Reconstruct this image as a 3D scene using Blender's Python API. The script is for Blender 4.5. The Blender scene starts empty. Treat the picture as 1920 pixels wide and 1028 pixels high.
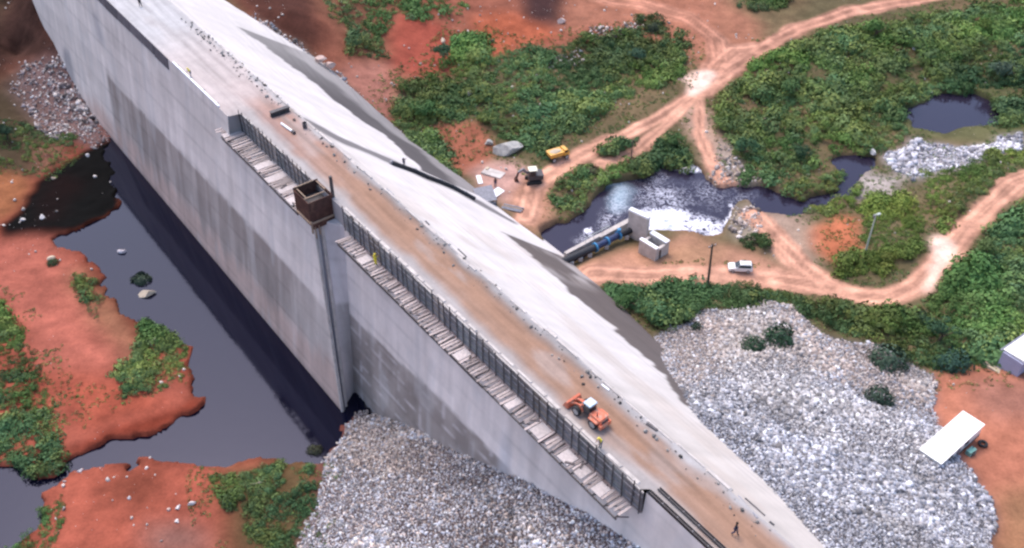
import bpy, bmesh, math, random
import numpy as np
from mathutils import Vector, Matrix
random.seed(7)
RNG = np.random.default_rng(11)
SC = bpy.context.scene
COL = SC.collection
R = math.radians
# ------------------------------------------------------------------ camera, world, sun, exposure
FPX, PITCH, CAMZ = 1890.0, R(40.0), 79.0
cam_data = bpy.data.cameras.new('camera')
cam = bpy.data.objects.new('camera', cam_data)
COL.objects.link(cam)
cam.location = (0, 0, CAMZ)
cam.rotation_euler = (R(90) - PITCH, 0, 0)
cam_data.sensor_width = 36.0
cam_data.lens = FPX / 1920.0 * 36.0
cam_data.clip_start = 1.0
cam_data.clip_end = 5000.0
SC.camera = cam
SUN_EL, SUN_AZ = 62.0, -30.0         # azimuth measured from +Y (towards the far end), clockwise
world = bpy.data.worlds.new('World')
SC.world = world
world.use_nodes = True
wn = world.node_tree
sky = wn.nodes.new('ShaderNodeTexSky')
sky.sky_type = 'NISHITA'
sky.sun_disc = False
sky.sun_elevation = R(SUN_EL)
sky.sun_rotation = R(SUN_AZ)
sky.air_density = 1.0
sky.dust_density = 2.6
sky.ozone_density = 1.0
bg = wn.nodes['Background']
bg.inputs[1].default_value = 0.15
wn.links.new(sky.outputs[0], bg.inputs[0])
sun_d = bpy.data.lights.new('sun', 'SUN')
sun_d.energy = 0.9
sun_d.angle = R(25)
sun_d.color = (1.0, 0.86, 0.76)
sun = bpy.data.objects.new('sun', sun_d)
COL.objects.link(sun)
_sd = Vector((math.sin(R(SUN_AZ)) * math.cos(R(SUN_EL)), math.cos(R(SUN_AZ)) * math.cos(R(SUN_EL)), math.sin(R(SUN_EL))))
sun.rotation_euler = _sd.to_track_quat('Z', 'Y').to_euler()
sun.location = (0, 0, 150)
SC.view_settings.view_transform = 'Standard'
SC.view_settings.look = 'None'
SC.view_settings.exposure = 1.2
SC.view_settings.gamma = 1.0
SC.render.engine = 'CYCLES'
SC.cycles.filter_width = 2.5

# ------------------------------------------------------------------ survey frame
AX = R(37.2)
UX, UY = -math.sin(AX), math.cos(AX)      # along the dam, away
NX, NY = UY, -UX                          # across the dam, downstream
CP, SP = math.cos(PITCH), math.sin(PITCH)
def W(s, t, z=0.0): return Vector((s * UX + t * NX, s * UY + t * NY, z))
def ST(x, y): return x * UX + y * UY, x * NX + y * NY
def at(px, py, z):
    """point on the level z that was surveyed at pixel px, py of the photograph"""
    a = (px - 960) / FPX; b = (514 - py) / FPX
    dy, dz = CP + b * SP, -SP + b * CP
    k = (z - CAMZ) / dz
    return (a * k, dy * k)
def proj(x, y, z):
    d = y * CP - (z - CAMZ) * SP
    u = y * SP + (z - CAMZ) * CP
    d = np.maximum(d, 1.0)
    return 960 + FPX * x / d, 514 - FPX * u / d

# ------------------------------------------------------------------ noise helpers
_LAT = np.random.default_rng(3).random((256, 256))
def vnoise(x, y, scale):
    x = np.asarray(x) / scale + 1000.3; y = np.asarray(y) / scale + 1000.7
    xi = np.floor(x).astype(int); yi = np.floor(y).astype(int)
    fx = x - xi; fy = y - yi
    fx = fx * fx * (3 - 2 * fx); fy = fy * fy * (3 - 2 * fy)
    a = _LAT[xi % 256, yi % 256]; b = _LAT[(xi + 1) % 256, yi % 256]
    c = _LAT[xi % 256, (yi + 1) % 256]; d = _LAT[(xi + 1) % 256, (yi + 1) % 256]
    return (a * (1 - fx) + b * fx) * (1 - fy) + (c * (1 - fx) + d * fx) * fy - 0.5
def fbm(x, y, scale, n=4):
    o = 0; amp = 1.0
    for i in range(n):
        o = o + amp * vnoise(x + 31.7 * i, y - 17.3 * i, scale); scale *= 0.5; amp *= 0.5
    return o
def smooth(a, b, v):
    k = np.clip((v - a) / (b - a), 0, 1)
    return k * k * (3 - 2 * k)
def inpoly(px, py, pts):
    out = np.zeros(px.shape, bool)
    pts = list(pts)
    xs = [p[0] for p in pts]; ys = [p[1] for p in pts]
    box = (px >= min(xs)) & (px <= max(xs)) & (py >= min(ys)) & (py <= max(ys))
    X = px[box]; Y = py[box]; r = np.zeros(X.shape, bool)
    for i in range(len(pts)):
        x0, y0 = pts[i]; x1, y1 = pts[i - 1]
        if y0 == y1: continue
        r ^= ((y0 > Y) != (y1 > Y)) & (X < (x1 - x0) * (Y - y0) / (y1 - y0) + x0)
    out[box] = r
    return out
def blur(m, r, passes=2):
    m = m.astype(float)
    for _ in range(passes):
        for ax in (0, 1):
            p = np.pad(m, [(r + 1, r) if a == ax else (0, 0) for a in (0, 1)], mode='edge')
            c = np.cumsum(p, axis=ax)
            n = 2 * r + 1
            m = (c[n:, :] - c[:-n, :]) / n if ax == 0 else (c[:, n:] - c[:, :-n]) / n
    return m
def seg_dist(x, y, pts):
    best = np.full(x.shape, 1e9)
    for (x0, y0), (x1, y1) in zip(pts[:-1], pts[1:]):
        dx, dy = x1 - x0, y1 - y0
        k = np.clip(((x - x0) * dx + (y - y0) * dy) / max(dx * dx + dy * dy, 1e-9), 0, 1)
        best = np.minimum(best, np.hypot(x - x0 - k * dx, y - y0 - k * dy))
    return best

# ------------------------------------------------------------------ object helpers
def tag(o, label=None, cat=None, group=None, kind=None):
    if label: o['label'] = label
    if cat: o['category'] = cat
    if group: o['group'] = group
    if kind: o['kind'] = kind
    return o
def thing(name, label, cat, loc=(0, 0, 0), rz=0.0, group=None):
    o = bpy.data.objects.new(name, None); COL.objects.link(o)
    o.empty_display_size = 0.3
    o.location = loc; o.rotation_euler = (0, 0, rz)
    return tag(o, label, cat, group)
def link_mesh(name, me, m, parent=None):
    o = bpy.data.objects.new(name, me); COL.objects.link(o)
    if m is not None: me.materials.append(m)
    if parent is not None: o.parent = parent
    return o
def copy_tree(o, parent=None):
    c = o.copy(); COL.objects.link(c)
    if parent is not None: c.parent = parent
    for ch in list(o.children): copy_tree(ch, c)
    return c
class MB:
    """collects simple solids into one mesh"""
    def __init__(self): self.v = []; self.f = []; self.c = []; self.cur = (1, 1, 1); self.st = []
    def add(self, vs, fs):
        n = len(self.v); self.st.append((n, len(self.f))); self.v += [Vector(a) for a in vs]; self.f += [[n + i for i in f] for f in fs]
        self.c += [self.cur] * len(vs); return self
    def hexa(self, p):      # 4 bottom then 4 top corners
        return self.add(p, [(0, 3, 2, 1), (4, 5, 6, 7), (0, 1, 5, 4), (1, 2, 6, 5), (2, 3, 7, 6), (3, 0, 4, 7)])
    def box(self, c, s, rz=0.0, taper=1.0, M=None):
        pts = []
        for zz, k in ((-.5, 1.0), (.5, taper)):
            for xx, yy in ((-.5, -.5), (.5, -.5), (.5, .5), (-.5, .5)):
                p = Vector((xx * s[0] * k, yy * s[1] * k, zz * s[2]))
                if M is not None: p = M @ p
                if rz: p = Matrix.Rotation(rz, 3, 'Z') @ p
                pts.append(p + Vector(c))
        return self.hexa(pts)
    def bar(self, a, b, w, h):
        a = Vector(a); b = Vector(b); d = (b - a).normalized()
        up = Vector((0, 0, 1)) if abs(d.z) < 0.95 else Vector((1, 0, 0))
        x = d.cross(up).normalized(); y = x.cross(d)
        pts = []
        for e in (a, b):
            pts += [e - x * w / 2 - y * h / 2, e + x * w / 2 - y * h / 2, e + x * w / 2 + y * h / 2, e - x * w / 2 + y * h / 2]
        return self.hexa(pts)
    def tube(self, a, b, r0, r1=None, n=12, cap=True):
        r1 = r0 if r1 is None else r1
        a = Vector(a); b = Vector(b); d = (b - a).normalized()
        up = Vector((0, 0, 1)) if abs(d.z) < 0.95 else Vector((1, 0, 0))
        x = d.cross(up).normalized(); y = x.cross(d); pts = []
        for e, r in ((a, r0), (b, r1)):
            for i in range(n):
                q = 2 * math.pi * i / n
                pts.append(e + x * r * math.cos(q) + y * r * math.sin(q))
        fs = [(i, (i + 1) % n, n + (i + 1) % n, n + i) for i in range(n)]
        if cap: fs += [tuple(range(n - 1, -1, -1)), tuple(range(n, 2 * n))]
        return self.add(pts, fs)
    def path(self, pts, r, n=8):
        for a, b in zip(pts[:-1], pts[1:]): self.tube(a, b, r, r, n)
        return self
    def prism(self, prof, y0, y1):   # profile in x,z extruded along y
        n = len(prof)
        pts = [(x, y0, z) for x, z in prof] + [(x, y1, z) for x, z in prof]
        return self.add(pts, [tuple(range(n)), tuple(range(2 * n - 1, n - 1, -1))] + [(i, n + i, n + (i + 1) % n, (i + 1) % n) for i in range(n)])
    def blob(self, c, s, sub=2, jitter=0.0, seed=0, rz=0.0):
        bm = bmesh.new(); bmesh.ops.create_icosphere(bm, subdivisions=sub, radius=1.0)
        rr = random.Random(seed); bm.verts.ensure_lookup_table()
        pts = []
        for v in bm.verts:
            k = 1 + jitter * (rr.random() - .5) * 2
            p = Matrix.Rotation(rz, 3, 'Z') @ Vector((v.co.x * s[0] * k, v.co.y * s[1] * k, v.co.z * s[2] * k))
            pts.append(p + Vector(c))
        fs = [tuple(v.index for v in f.verts) for f in bm.faces]; bm.free()
        return self.add(pts, fs)
    def build(self, name, m, parent=None, bevel=0.0, smooth_=False, off=None, colors=False):
        vs = self.v if off is None else [v - Vector(off) for v in self.v]
        me = bpy.data.meshes.new(name); me.from_pydata(vs, [], self.f)
        if colors:
            ca = me.color_attributes.new('col', 'FLOAT_COLOR', 'POINT')
            ca.data.foreach_set('color', np.array([(c[0], c[1], c[2], 1) for c in self.c], np.float32).ravel())
        bm = bmesh.new(); bm.from_mesh(me)
        bmesh.ops.recalc_face_normals(bm, faces=bm.faces)
        if bevel: bmesh.ops.bevel(bm, geom=list(bm.edges), offset=bevel, segments=2, affect='EDGES', profile=0.6)
        bm.to_mesh(me); bm.free()
        if smooth_: me.polygons.foreach_set('use_smooth', [True] * len(me.polygons))
        me.update()
        return link_mesh(name, me, m, parent)
    def each(self, name, m, parent=None, *a, per=1, **k):
        """every solid (or every few solids that belong together) as an object of its own"""
        ends = self.st + [(len(self.v), len(self.f))]; out = []
        for i in range(0, len(self.st), per):
            (v0, f0), (v1, f1) = ends[i], ends[min(i + per, len(self.st))]
            q = type(self)(); q.v = self.v[v0:v1]; q.c = self.c[v0:v1]; q.f = [[j - v0 for j in f] for f in self.f[f0:f1]]
            out.append(q.build(name, m, parent, *a, **k))
        return out
class DB(MB):
    """same, but in dam coordinates (s along, t across, z)"""
    def build(self, name, m, parent=None, s0=0, t0=0, z0=0, **k):
        self.v = [Vector((v.x - s0, -(v.y - t0), v.z - z0)) for v in self.v]
        return MB.build(self, name, m, parent, **k)
DAM_RZ = math.atan2(UY, UX)
def dthing(name, label, cat, s, t, z, group=None):
    return thing(name, label, cat, W(s, t, z), DAM_RZ, group)
def fast_mesh(name, V, F, m, color=None, parent=None, smooth_=False):
    """V (n,3), F (k,c) with a constant corner count, colour per vertex"""
    me = bpy.data.meshes.new(name)
    k, c = F.shape
    me.vertices.add(len(V)); me.vertices.foreach_set('co', np.ascontiguousarray(V, np.float32).ravel())
    me.loops.add(k * c); me.loops.foreach_set('vertex_index', np.ascontiguousarray(F, np.int32).ravel())
    me.polygons.add(k); me.polygons.foreach_set('loop_start', np.arange(0, k * c, c, dtype=np.int32))
    try: me.polygons.foreach_set('loop_total', np.full(k, c, np.int32))
    except Exception: pass
    if smooth_: me.polygons.foreach_set('use_smooth', np.ones(k, bool))
    me.update(calc_edges=True)
    if color is not None:
        ca = me.color_attributes.new('col', 'FLOAT_COLOR', 'POINT')
        cc = np.ones((len(V), 4), np.float32); cc[:, :3] = color
        ca.data.foreach_set('color', cc.ravel())
    return link_mesh(name, me, m, parent)

# ------------------------------------------------------------------ materials
def mat(name, col=(.5, .5, .5), rough=.8, var=.15, scale=2.0, bump=0.0, bscale=None, metal=0.0, attr=False, spec=.3, stain=None, streak=None, dirt=None):
    m = bpy.data.materials.new(name); m.use_nodes = True
    nt = m.node_tree; b = nt.nodes['Principled BSDF']
    b.inputs['Roughness'].default_value = rough
    b.inputs['Metallic'].default_value = metal
    b.inputs['Specular IOR Level'].default_value = spec
    tc = nt.nodes.new('ShaderNodeTexCoord')
    if attr:
        a = nt.nodes.new('ShaderNodeVertexColor'); a.layer_name = 'col'; src = a.outputs[0]
    else:
        a = nt.nodes.new('ShaderNodeRGB'); a.outputs[0].default_value = (*col, 1); src = a.outputs[0]
    def noise(sc, det=5, rgh=.6, vec=None):
        n = nt.nodes.new('ShaderNodeTexNoise'); n.inputs['Scale'].default_value = sc
        n.inputs['Detail'].default_value = det; n.inputs['Roughness'].default_value = rgh
        nt.links.new(vec or tc.outputs['Object'], n.inputs['Vector']); return n.outputs['Fac']
    def mul(src, fac, lo, hi, a0=.3, a1=.7):
        mr = nt.nodes.new('ShaderNodeMapRange'); nt.links.new(fac, mr.inputs[0])
        mr.inputs[1].default_value = a0; mr.inputs[2].default_value = a1
        mr.inputs[3].default_value = lo; mr.inputs[4].default_value = hi
        vm = nt.nodes.new('ShaderNodeVectorMath'); vm.operation = 'SCALE'
        nt.links.new(src, vm.inputs[0]); nt.links.new(mr.outputs[0], vm.inputs['Scale']); return vm.outputs[0]
    if var:
        src = mul(src, noise(scale), 1 - var, 1 + var)
        src = mul(src, noise(scale * 7.3, 3), 1 - var * .6, 1 + var * .6)
    if streak:      # long marks: stretched noise (x, y, z scales)
        mp = nt.nodes.new('ShaderNodeMapping'); mp.inputs['Scale'].default_value = streak[:3]
        nt.links.new(tc.outputs['Object'], mp.inputs['Vector'])
        src = mul(src, noise(1.0, 4, .55, mp.outputs[0]), 1 - streak[3], 1 + streak[3] * .6)
    if dirt:        # rust or mud in patches: (colour, scale, threshold)
        mr = nt.nodes.new('ShaderNodeMapRange'); nt.links.new(noise(dirt[1]), mr.inputs[0])
        mr.inputs[1].default_value = dirt[2]; mr.inputs[2].default_value = dirt[2] + .14
        mx = nt.nodes.new('ShaderNodeMix'); mx.data_type = 'RGBA'
        nt.links.new(mr.outputs[0], mx.inputs[0]); nt.links.new(src, mx.inputs[6])
        mx.inputs[7].default_value = (*dirt[0], 1); src = mx.outputs[2]
    nt.links.new(src, b.inputs['Base Color'])
    if bump:
        bp = nt.nodes.new('ShaderNodeBump'); bp.inputs['Strength'].default_value = bump; bp.inputs['Distance'].default_value = .1
        nt.links.new(noise(bscale or scale * 4, 6), bp.inputs['Height']); nt.links.new(bp.outputs[0], b.inputs['Normal'])
    return m
M = {}
M['ground'] = mat('earth', rough=.97, var=.22, scale=.35, bump=.55, bscale=1.6, attr=True, spec=.1)
M['concrete'] = mat('dam_concrete', rough=.9, var=.05, scale=.22, bump=.08, bscale=1.2, attr=True, spec=.2, streak=(.55, .55, .05, .12))
M['slab'] = mat('slab_concrete', rough=.9, var=.05, scale=.3, bump=.12, bscale=1.4, attr=True, spec=.2, streak=(.12, .5, .5, .05))
M['crest'] = mat('crest_dirt', rough=.95, var=.09, scale=.4, bump=.25, bscale=2.0, attr=True, spec=.1, streak=(.06, 1.1, 1.0, .16))
M['rock'] = mat('rock', rough=.92, var=.16, scale=1.7, bump=.3, bscale=5, attr=True, spec=.2)
M['leaf'] = mat('leaves', rough=.75, var=0, attr=True, spec=.2)
M['bark'] = mat('bark', (.12, .085, .06), .9, .3, 6, .4)
M['planks'] = mat('weathered_planks', rough=.85, var=.18, scale=3, bump=.2, attr=True)
M['panel'] = mat('formwork_ply', rough=.8, var=.2, scale=1.1, bump=.15, attr=True, streak=(2.0, 2.0, .25, .25))
M['steel'] = mat('dark_steel', (.085, .08, .085), .55, .25, 2.5, .1, metal=.4)
M['greysteel'] = mat('grey_steel', (.24, .24, .27), .5, .2, 2.5, .1, metal=.4)
M['rust'] = mat('rusty_steel', (.08, .036, .028), .8, .3, 1.6, .2, dirt=((.13, .065, .045), 1.2, .52))
M['timber'] = mat('timber', (.34, .24, .17), .85, .25, 3, .2)
M['orange'] = mat('orange_paint', (.66, .17, .09), .55, .14, 1.5, .03, spec=.4, dirt=((.46, .27, .2), 1.6, .5))
M['yellow'] = mat('yellow_paint', (.72, .38, .07), .45, .12, 1.5, .03, spec=.5, dirt=((.35, .2, .1), 2, .56))
M['white'] = mat('white_paint', (.8, .8, .78), .4, .05, 1.2, .02, spec=.5, dirt=((.55, .46, .4), 1.5, .63))
M['cabroof'] = mat('cab_roof_paint', (.5, .6, .68), .35, .08, 2, spec=.5)
M['cream'] = mat('cream_paint', (.78, .74, .58), .5, .08, 2)
M['roofwhite'] = mat('white_sheet_roof', (.86, .84, .79), .5, .05, .6, .05, dirt=((.62, .55, .47), .7, .62))
M['bluewall'] = mat('blue_grey_wall', (.34, .35, .47), .8, .08, .7, .05)
M['tan'] = mat('tan_plinth', (.5, .41, .3), .9, .2, 1.2, .2)
M['glass'] = mat('window_glass', (.02, .025, .03), .08, 0, spec=.6)
M['rubber'] = mat('tyre_rubber', (.03, .03, .032), .85, .2, 4, .1)
M['rim'] = mat('wheel_rim', (.42, .38, .36), .5, .15, 3)
M['pipe'] = mat('pipe_coating', (.015, .016, .022), .65, .25, 1.5, .05, spec=.5)
M['bluepipe'] = mat('blue_pipe', (.015, .03, .09), .6, .2, 1.5, .05, spec=.5)
M['bluecollar'] = mat('blue_flange', (.05, .22, .42), .45, .15, 2)
M['ledge'] = mat('pale_concrete', (.5, .45, .42), .9, .18, .9, .15, streak=(.6, .6, .2, .15))
M['cap'] = mat('white_concrete', (.82, .82, .84), .85, .08, 1.2, .05)
M['skin'] = mat('skin', (.2, .1, .06), .6, .05, 4)
M['darkcloth'] = mat('dark_cloth', (.02, .022, .035), .9, .15, 6)
M['navy'] = mat('navy_cloth', (.03, .04, .1), .9, .15, 6)
M['greycloth'] = mat('grey_cloth', (.22, .22, .25), .9, .15, 6)
M['vest'] = mat('yellow_vest', (.82, .7, .05), .7, .1, 6)
M['helmet'] = mat('yellow_helmet', (.85, .68, .06), .35, .05, 4, spec=.5)
M['whitehelmet'] = mat('white_helmet', (.8, .8, .8), .35, .05, 4, spec=.5)
M['boot'] = mat('boot', (.03, .025, .02), .8, .1, 5)
M['hair'] = mat('hair', (.015, .012, .01), .9, .1, 8)
M['light'] = mat('lamp_lens', (.8, .8, .75), .2, 0, spec=.6)
M['redlight'] = mat('tail_lamp', (.5, .03, .02), .25, 0, spec=.6)
M['polewood'] = mat('pole_wood', (.11, .08, .06), .9, .25, 3, .2)
M['galv'] = mat('galvanised', (.55, .58, .52), .5, .1, 3, metal=.2)
M['tarp'] = mat('tarp', (.14, .2, .23), .6, .2, 2, .2)
M['greenmetal'] = mat('green_metal', (.2, .42, .36), .5, .15, 3)
M['foam'] = mat('foam', (.85, .86, .9), .7, .12, 1.4, .5, bscale=2.5)
def water_mat(name, deep, ior, attr):
    m = bpy.data.materials.new(name); m.use_nodes = True
    nt = m.node_tree; b = nt.nodes['Principled BSDF']
    b.inputs['Roughness'].default_value = .06
    b.inputs['IOR'].default_value = ior
    b.inputs['Base Color'].default_value = (*deep, 1)
    b.inputs['Specular Tint'].default_value = (.66, .69, 1.0, 1)
    tc = nt.nodes.new('ShaderNodeTexCoord')
    bp = nt.nodes.new('ShaderNodeBump'); bp.inputs['Distance'].default_value = .1
    n = nt.nodes.new('ShaderNodeTexNoise'); n.inputs['Detail'].default_value = 4
    nt.links.new(tc.outputs['Object'], n.inputs['Vector'])
    n.inputs['Scale'].default_value = .5 if not attr else 1.1
    bp.inputs['Strength'].default_value = .05 if not attr else .06
    nt.links.new(n.outputs['Fac'], bp.inputs['Height']); nt.links.new(bp.outputs[0], b.inputs['Normal'])
    if attr:
        a = nt.nodes.new('ShaderNodeVertexColor'); a.layer_name = 'col'
        sep = nt.nodes.new('ShaderNodeSeparateColor'); nt.links.new(a.outputs[0], sep.inputs[0])
        # foam amount (red) pushed through a swirling noise so that it breaks into threads
        n1 = nt.nodes.new('ShaderNodeTexNoise'); n1.inputs['Scale'].default_value = .55; n1.inputs['Detail'].default_value = 7
        n1.inputs['Roughness'].default_value = .62; n1.inputs['Distortion'].default_value = 2.2
        nt.links.new(tc.outputs['Object'], n1.inputs['Vector'])
        ab = nt.nodes.new('ShaderNodeMath'); ab.operation = 'SUBTRACT'; nt.links.new(n1.outputs['Fac'], ab.inputs[0]); ab.inputs[1].default_value = .5
        a2 = nt.nodes.new('ShaderNodeMath'); a2.operation = 'ABSOLUTE'; nt.links.new(ab.outputs[0], a2.inputs[0])
        sc = nt.nodes.new('ShaderNodeMath'); sc.operation = 'MULTIPLY'; nt.links.new(a2.outputs[0], sc.inputs[0]); sc.inputs[1].default_value = 5.0
        df = nt.nodes.new('ShaderNodeMath'); df.operation = 'SUBTRACT'; nt.links.new(sep.outputs[0], df.inputs[0]); nt.links.new(sc.outputs[0], df.inputs[1])
        mr = nt.nodes.new('ShaderNodeMapRange'); nt.links.new(df.outputs[0], mr.inputs[0]); mr.inputs[1].default_value = .0; mr.inputs[2].default_value = .4
        mx = nt.nodes.new('ShaderNodeMix'); mx.data_type = 'RGBA'; nt.links.new(mr.outputs[0], mx.inputs[0])
        mx.inputs[6].default_value = (*deep, 1); mx.inputs[7].default_value = (.7, .7, .78, 1)
        # pale green-blue aerated water (green channel)
        m2 = nt.nodes.new('ShaderNodeMix'); m2.data_type = 'RGBA'; nt.links.new(sep.outputs[1], m2.inputs[0])
        nt.links.new(mx.outputs[2], m2.inputs[6]); m2.inputs[7].default_value = (.27, .36, .42, 1)
        nt.links.new(m2.outputs[2], b.inputs['Base Color'])
        m3 = nt.nodes.new('ShaderNodeMapRange'); nt.links.new(mr.outputs[0], m3.inputs[0]); m3.inputs[3].default_value = .1; m3.inputs[4].default_value = .8
        nt.links.new(m3.outputs[0], b.inputs['Roughness'])
    return m
M['water'] = water_mat('still_water', (.0022, .0024, .010), 1.47, False)
M['river'] = water_mat('river_water', (.020, .016, .030), 1.4, True)

# ------------------------------------------------------------------ dam surfaces (dam coordinates)
TOE = [(0, 57.5, -3.5), (15, 59.2, -4.6), (27.9, 61.0, -6), (33.4, 63.3, -8), (42.4, 65.4, -10.5), (49.9, 65.5, -11), (65.1, 76.1, -20), (76.8, 86.2, -28), (85, 88.3, -30),
       (92.5, 88.0, -30.5), (101.6, 88.7, -31), (112.3, 86.2, -29.6), (123.7, 87.1, -30), (132.7, 88.0, -30), (141.3, 86.4, -29), (152.2, 86.1, -27), (161.3, 84.5, -24),
       (172.5, 81.5, -20), (182.5, 75.4, -15), (193.2, 71.5, -12), (215, 66, -7), (240, 60, -3), (265, 57, -1.5)]
_ts = np.array([a[0] for a in TOE]); _tt = np.array([a[1] for a in TOE]); _tz = np.array([a[2] for a in TOE])
def toe(s): return np.interp(s, _ts, _tt), np.interp(s, _ts, _tz)
def ratio(s): return 1.10 + .04 * smooth(60, 100, s) + .31 * smooth(143, 190, s)
FOOT = -34.0
def left_t(z): return 45.2 + .125 * z
def right_t(z): return 47.55 + .085 * z
def pier_s(z): return 103.8 + .27 * (z + 3.2)      # outer corner of the thicker section
def corner_s(z): return 99.4 + .045 * (z + 10)        # where it meets the thinner wall
def pier_pt(a, z): return (pier_s(z) * (1 - a) + corner_s(z) * a, left_t(z) * (1 - a) + right_t(z) * a, z)
def U(z): return -32.5 + (z + 22) * .48 if z < -19 else -31.06 + (z + 19) * 1.6
def plane_hit(px, py, a, b):
    A = (px - 960) / FPX; B = (514 - py) / FPX
    d = (A, CP + B * SP, -SP + B * CP); dt = d[0] * NX + d[1] * NY
    k = (a + b * CAMZ) / (dt - b * d[2])
    return d[0] * k, d[1] * k, CAMZ + k * d[2]

# ------------------------------------------------------------------ terrain
def axis(lo, hi, step, far):
    fine = np.arange(lo, hi + step / 2, step)
    g = []; x = step; d = step
    while x < far:
        d *= 1.22; x += d; g.append(x)
    g = np.array(g)
    return np.concatenate([lo - g[::-1], fine, hi + g])
STEP = 0.5
XA = axis(-126, 134, STEP, 900); YA = axis(30, 252, STEP, 900)
GX, GY = np.meshgrid(XA, YA, indexing='ij')
GS, GT = ST(GX, GY)
def tps(P, X, Y):
    P = np.array(P, float); n = len(P)
    D = np.hypot(P[:, None, 0] - P[None, :, 0], P[:, None, 1] - P[None, :, 1])
    A = np.zeros((n + 3, n + 3)); A[:n, :n] = D + np.eye(n) * .4
    A[:n, n] = 1; A[:n, n + 1] = P[:, 0]; A[:n, n + 2] = P[:, 1]; A[n:, :n] = A[:n, n:].T
    A[n + 1, n + 1] = A[n + 2, n + 2] = -1e6          # no overall tilt
    w = np.linalg.solve(A, np.concatenate([P[:, 2], [0, 0, 0]]))
    out = np.full(X.shape, w[n])
    for i in range(n): out += w[i] * np.hypot(X - P[i, 0], Y - P[i, 1])
    return out + w[n + 1] * X + w[n + 2] * Y
WZU, WZD = -32.5, -31.6
up_pts = []
for px, py, z in [(50, 520, -20.6), (250, 700, -20.4), (330, 760, -20.4), (150, 820, -20.2), (50, 700, -20), (300, 900, -20.6), (200, 980, -20.0), (450, 940, -20.2), (550, 900, -20.4),
                  (40, 1010, -20.6), (590, 870, -21), (10, 880, -21), (0, 470, -20.6), (100, 470, -21), (580, 960, -20.3), (620, 900, -20.9), (660, 830, -21.6), (560, 1028, -20.2), (500, 1090, -20),
                  (30, 200, -19.4), (30, 100, -17.2), (10, 10, -13.8), (100, 250, -20.8), (30, 350, -20.6), (110, 200, -20.5), (200, 262, -21.8), (-60, 700, -19), (-100, 300, -18), (-60, 60, -13),
                  (300, 600, -21.5), (450, 750, -21.5), (100, 1150, -19)]:
    z = U(z); up_pts.append((*at(px, py, z), z))
for px, py in [(670, 765), (760, 800), (870, 850), (1000, 910), (1100, 965), (1200, 1028)]:
    up_pts.append(plane_hit(px, py, 47.55, .085))
for px, py in [(60, 0), (100, 80), (140, 160), (190, 240)]:
    up_pts.append(plane_hit(px, py, 45.2, .125))
for s, t, z in [(20, 46, -4), (0, 45, -3), (20, 32, -14), (0, 27, -14), (20, 15, -27), (-20, 10, -24), (255, 42, -11), (270, 44, 2), (285, 40, 8), (255, 20, -12), (290, 0, 4), (330, 30, 18), (360, -60, 24), (200, -60, -18), (100, -110, -22), (-60, 20, -16)]:
    up_pts.append((*W(s, t)[:2], z))
dn_pts = []
for px, py, z in [(1020, 300, -29.5), (900, 200, -28), (820, 260, -28.5), (1100, 150, -29), (1330, 140, -28.5), (1400, 50, -28), (1600, 30, -27.5), (1900, 10, -27), (1700, 120, -29), (1500, 200, -30.5),
                  (1800, 252, -31.2), (1700, 170, -31.0), (1800, 170, -31.0), (1900, 220, -30.8), (1600, 330, -31.1), (1500, 320, -31.1), (1050, 415, -31), (1900, 330, -28.2), (1750, 480, -28.6), (1650, 450, -29), (1500, 500, -29.5), (1300, 500, -30), (1120, 505, -30), (1400, 330, -31), (1250, 290, -30.9),
                  (1150, 310, -30), (1000, 400, -30), (1200, 560, -30), (1330, 560, -30), (1450, 550, -30), (1600, 580, -29.5), (1700, 640, -29), (1850, 600, -27.5), (1780, 700, -28), (1900, 760, -26.5),
                  (1800, 830, -26), (1880, 920, -25.5), (1900, 1020, -25), (1740, 780, -26.5), (1430, 568, -29), (1240, 645, -27.2), (1550, 640, -28), (1640, 690, -27.6), (1750, 790, -25.4), (1830, 920, -24.3),
                  (1865, 1020, -23.5), (700, 60, -22), (600, 40, -16), (800, 80, -24), (850, 20, -22), (1000, 60, -26), (540, 20, -13.5), (1150, 20, -26.5), (1960, 600, -26), (2000, 200, -28), (940, 360, -29.8), (1440, 680, -25), (1560, 760, -22.5)]:
    dn_pts.append((*at(px, py, z), z))
for a, b, c in TOE[1:-2]: dn_pts.append((*W(a, b)[:2], c))
for s, t, z in [(5, 65, -8), (10, 90, -18), (-30, 60, -4), (-40, 110, -20), (240, 75, -4), (262, 62, 1), (275, 100, -6), (330, 60, 12), (330, 130, 2), (360, 220, -4), (100, 330, -22), (-60, 200, -22)]:
    dn_pts.append((*W(s, t)[:2], z))
zu = tps(up_pts, GX, GY); zd = tps(dn_pts, GX, GY)
TT, TZ = toe(GS)
face_z = np.where(GT < 54, 0, -(GT - 54) / ratio(GS))
GZ = np.where(GT < 48, zu, zd)
GZ += fbm(GX, GY, 9.0, 4) * .55 + fbm(GX + 50, GY, 2.2, 2) * .18
rad = np.hypot(np.maximum(np.abs(GX) - 150, 0), np.maximum(GY - 262, 0) + np.maximum(20 - GY, 0))
GZ += smooth(0, 500, rad) * (70 + fbm(GX, GY, 160, 3) * 70) * np.where(GT > 150, .55, 1.0)
PXD = lambda pts, z: [at(a, b, z) for a, b in pts]
POOL = PXD([(215, 240), (640, 690), (740, 700), (775, 770), (700, 770), (664, 778), (640, 812), (618, 842), (588, 862), (500, 868), (400, 865), (250, 872), (160, 886), (128, 902), (104, 922), (88, 960), (45, 1010), (-40, 1050), (-60, 870), (0, 868), (40, 900), (85, 905), (112, 893), (150, 862),
            (190, 838), (290, 806), (372, 774), (384, 745), (356, 700), (357, 655), (305, 622), (262, 612), (238, 590), (205, 545), (182, 500), (135, 462), (104, 442), (160, 424), (212, 408), (218, 330), (200, 300)], WZU)
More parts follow.
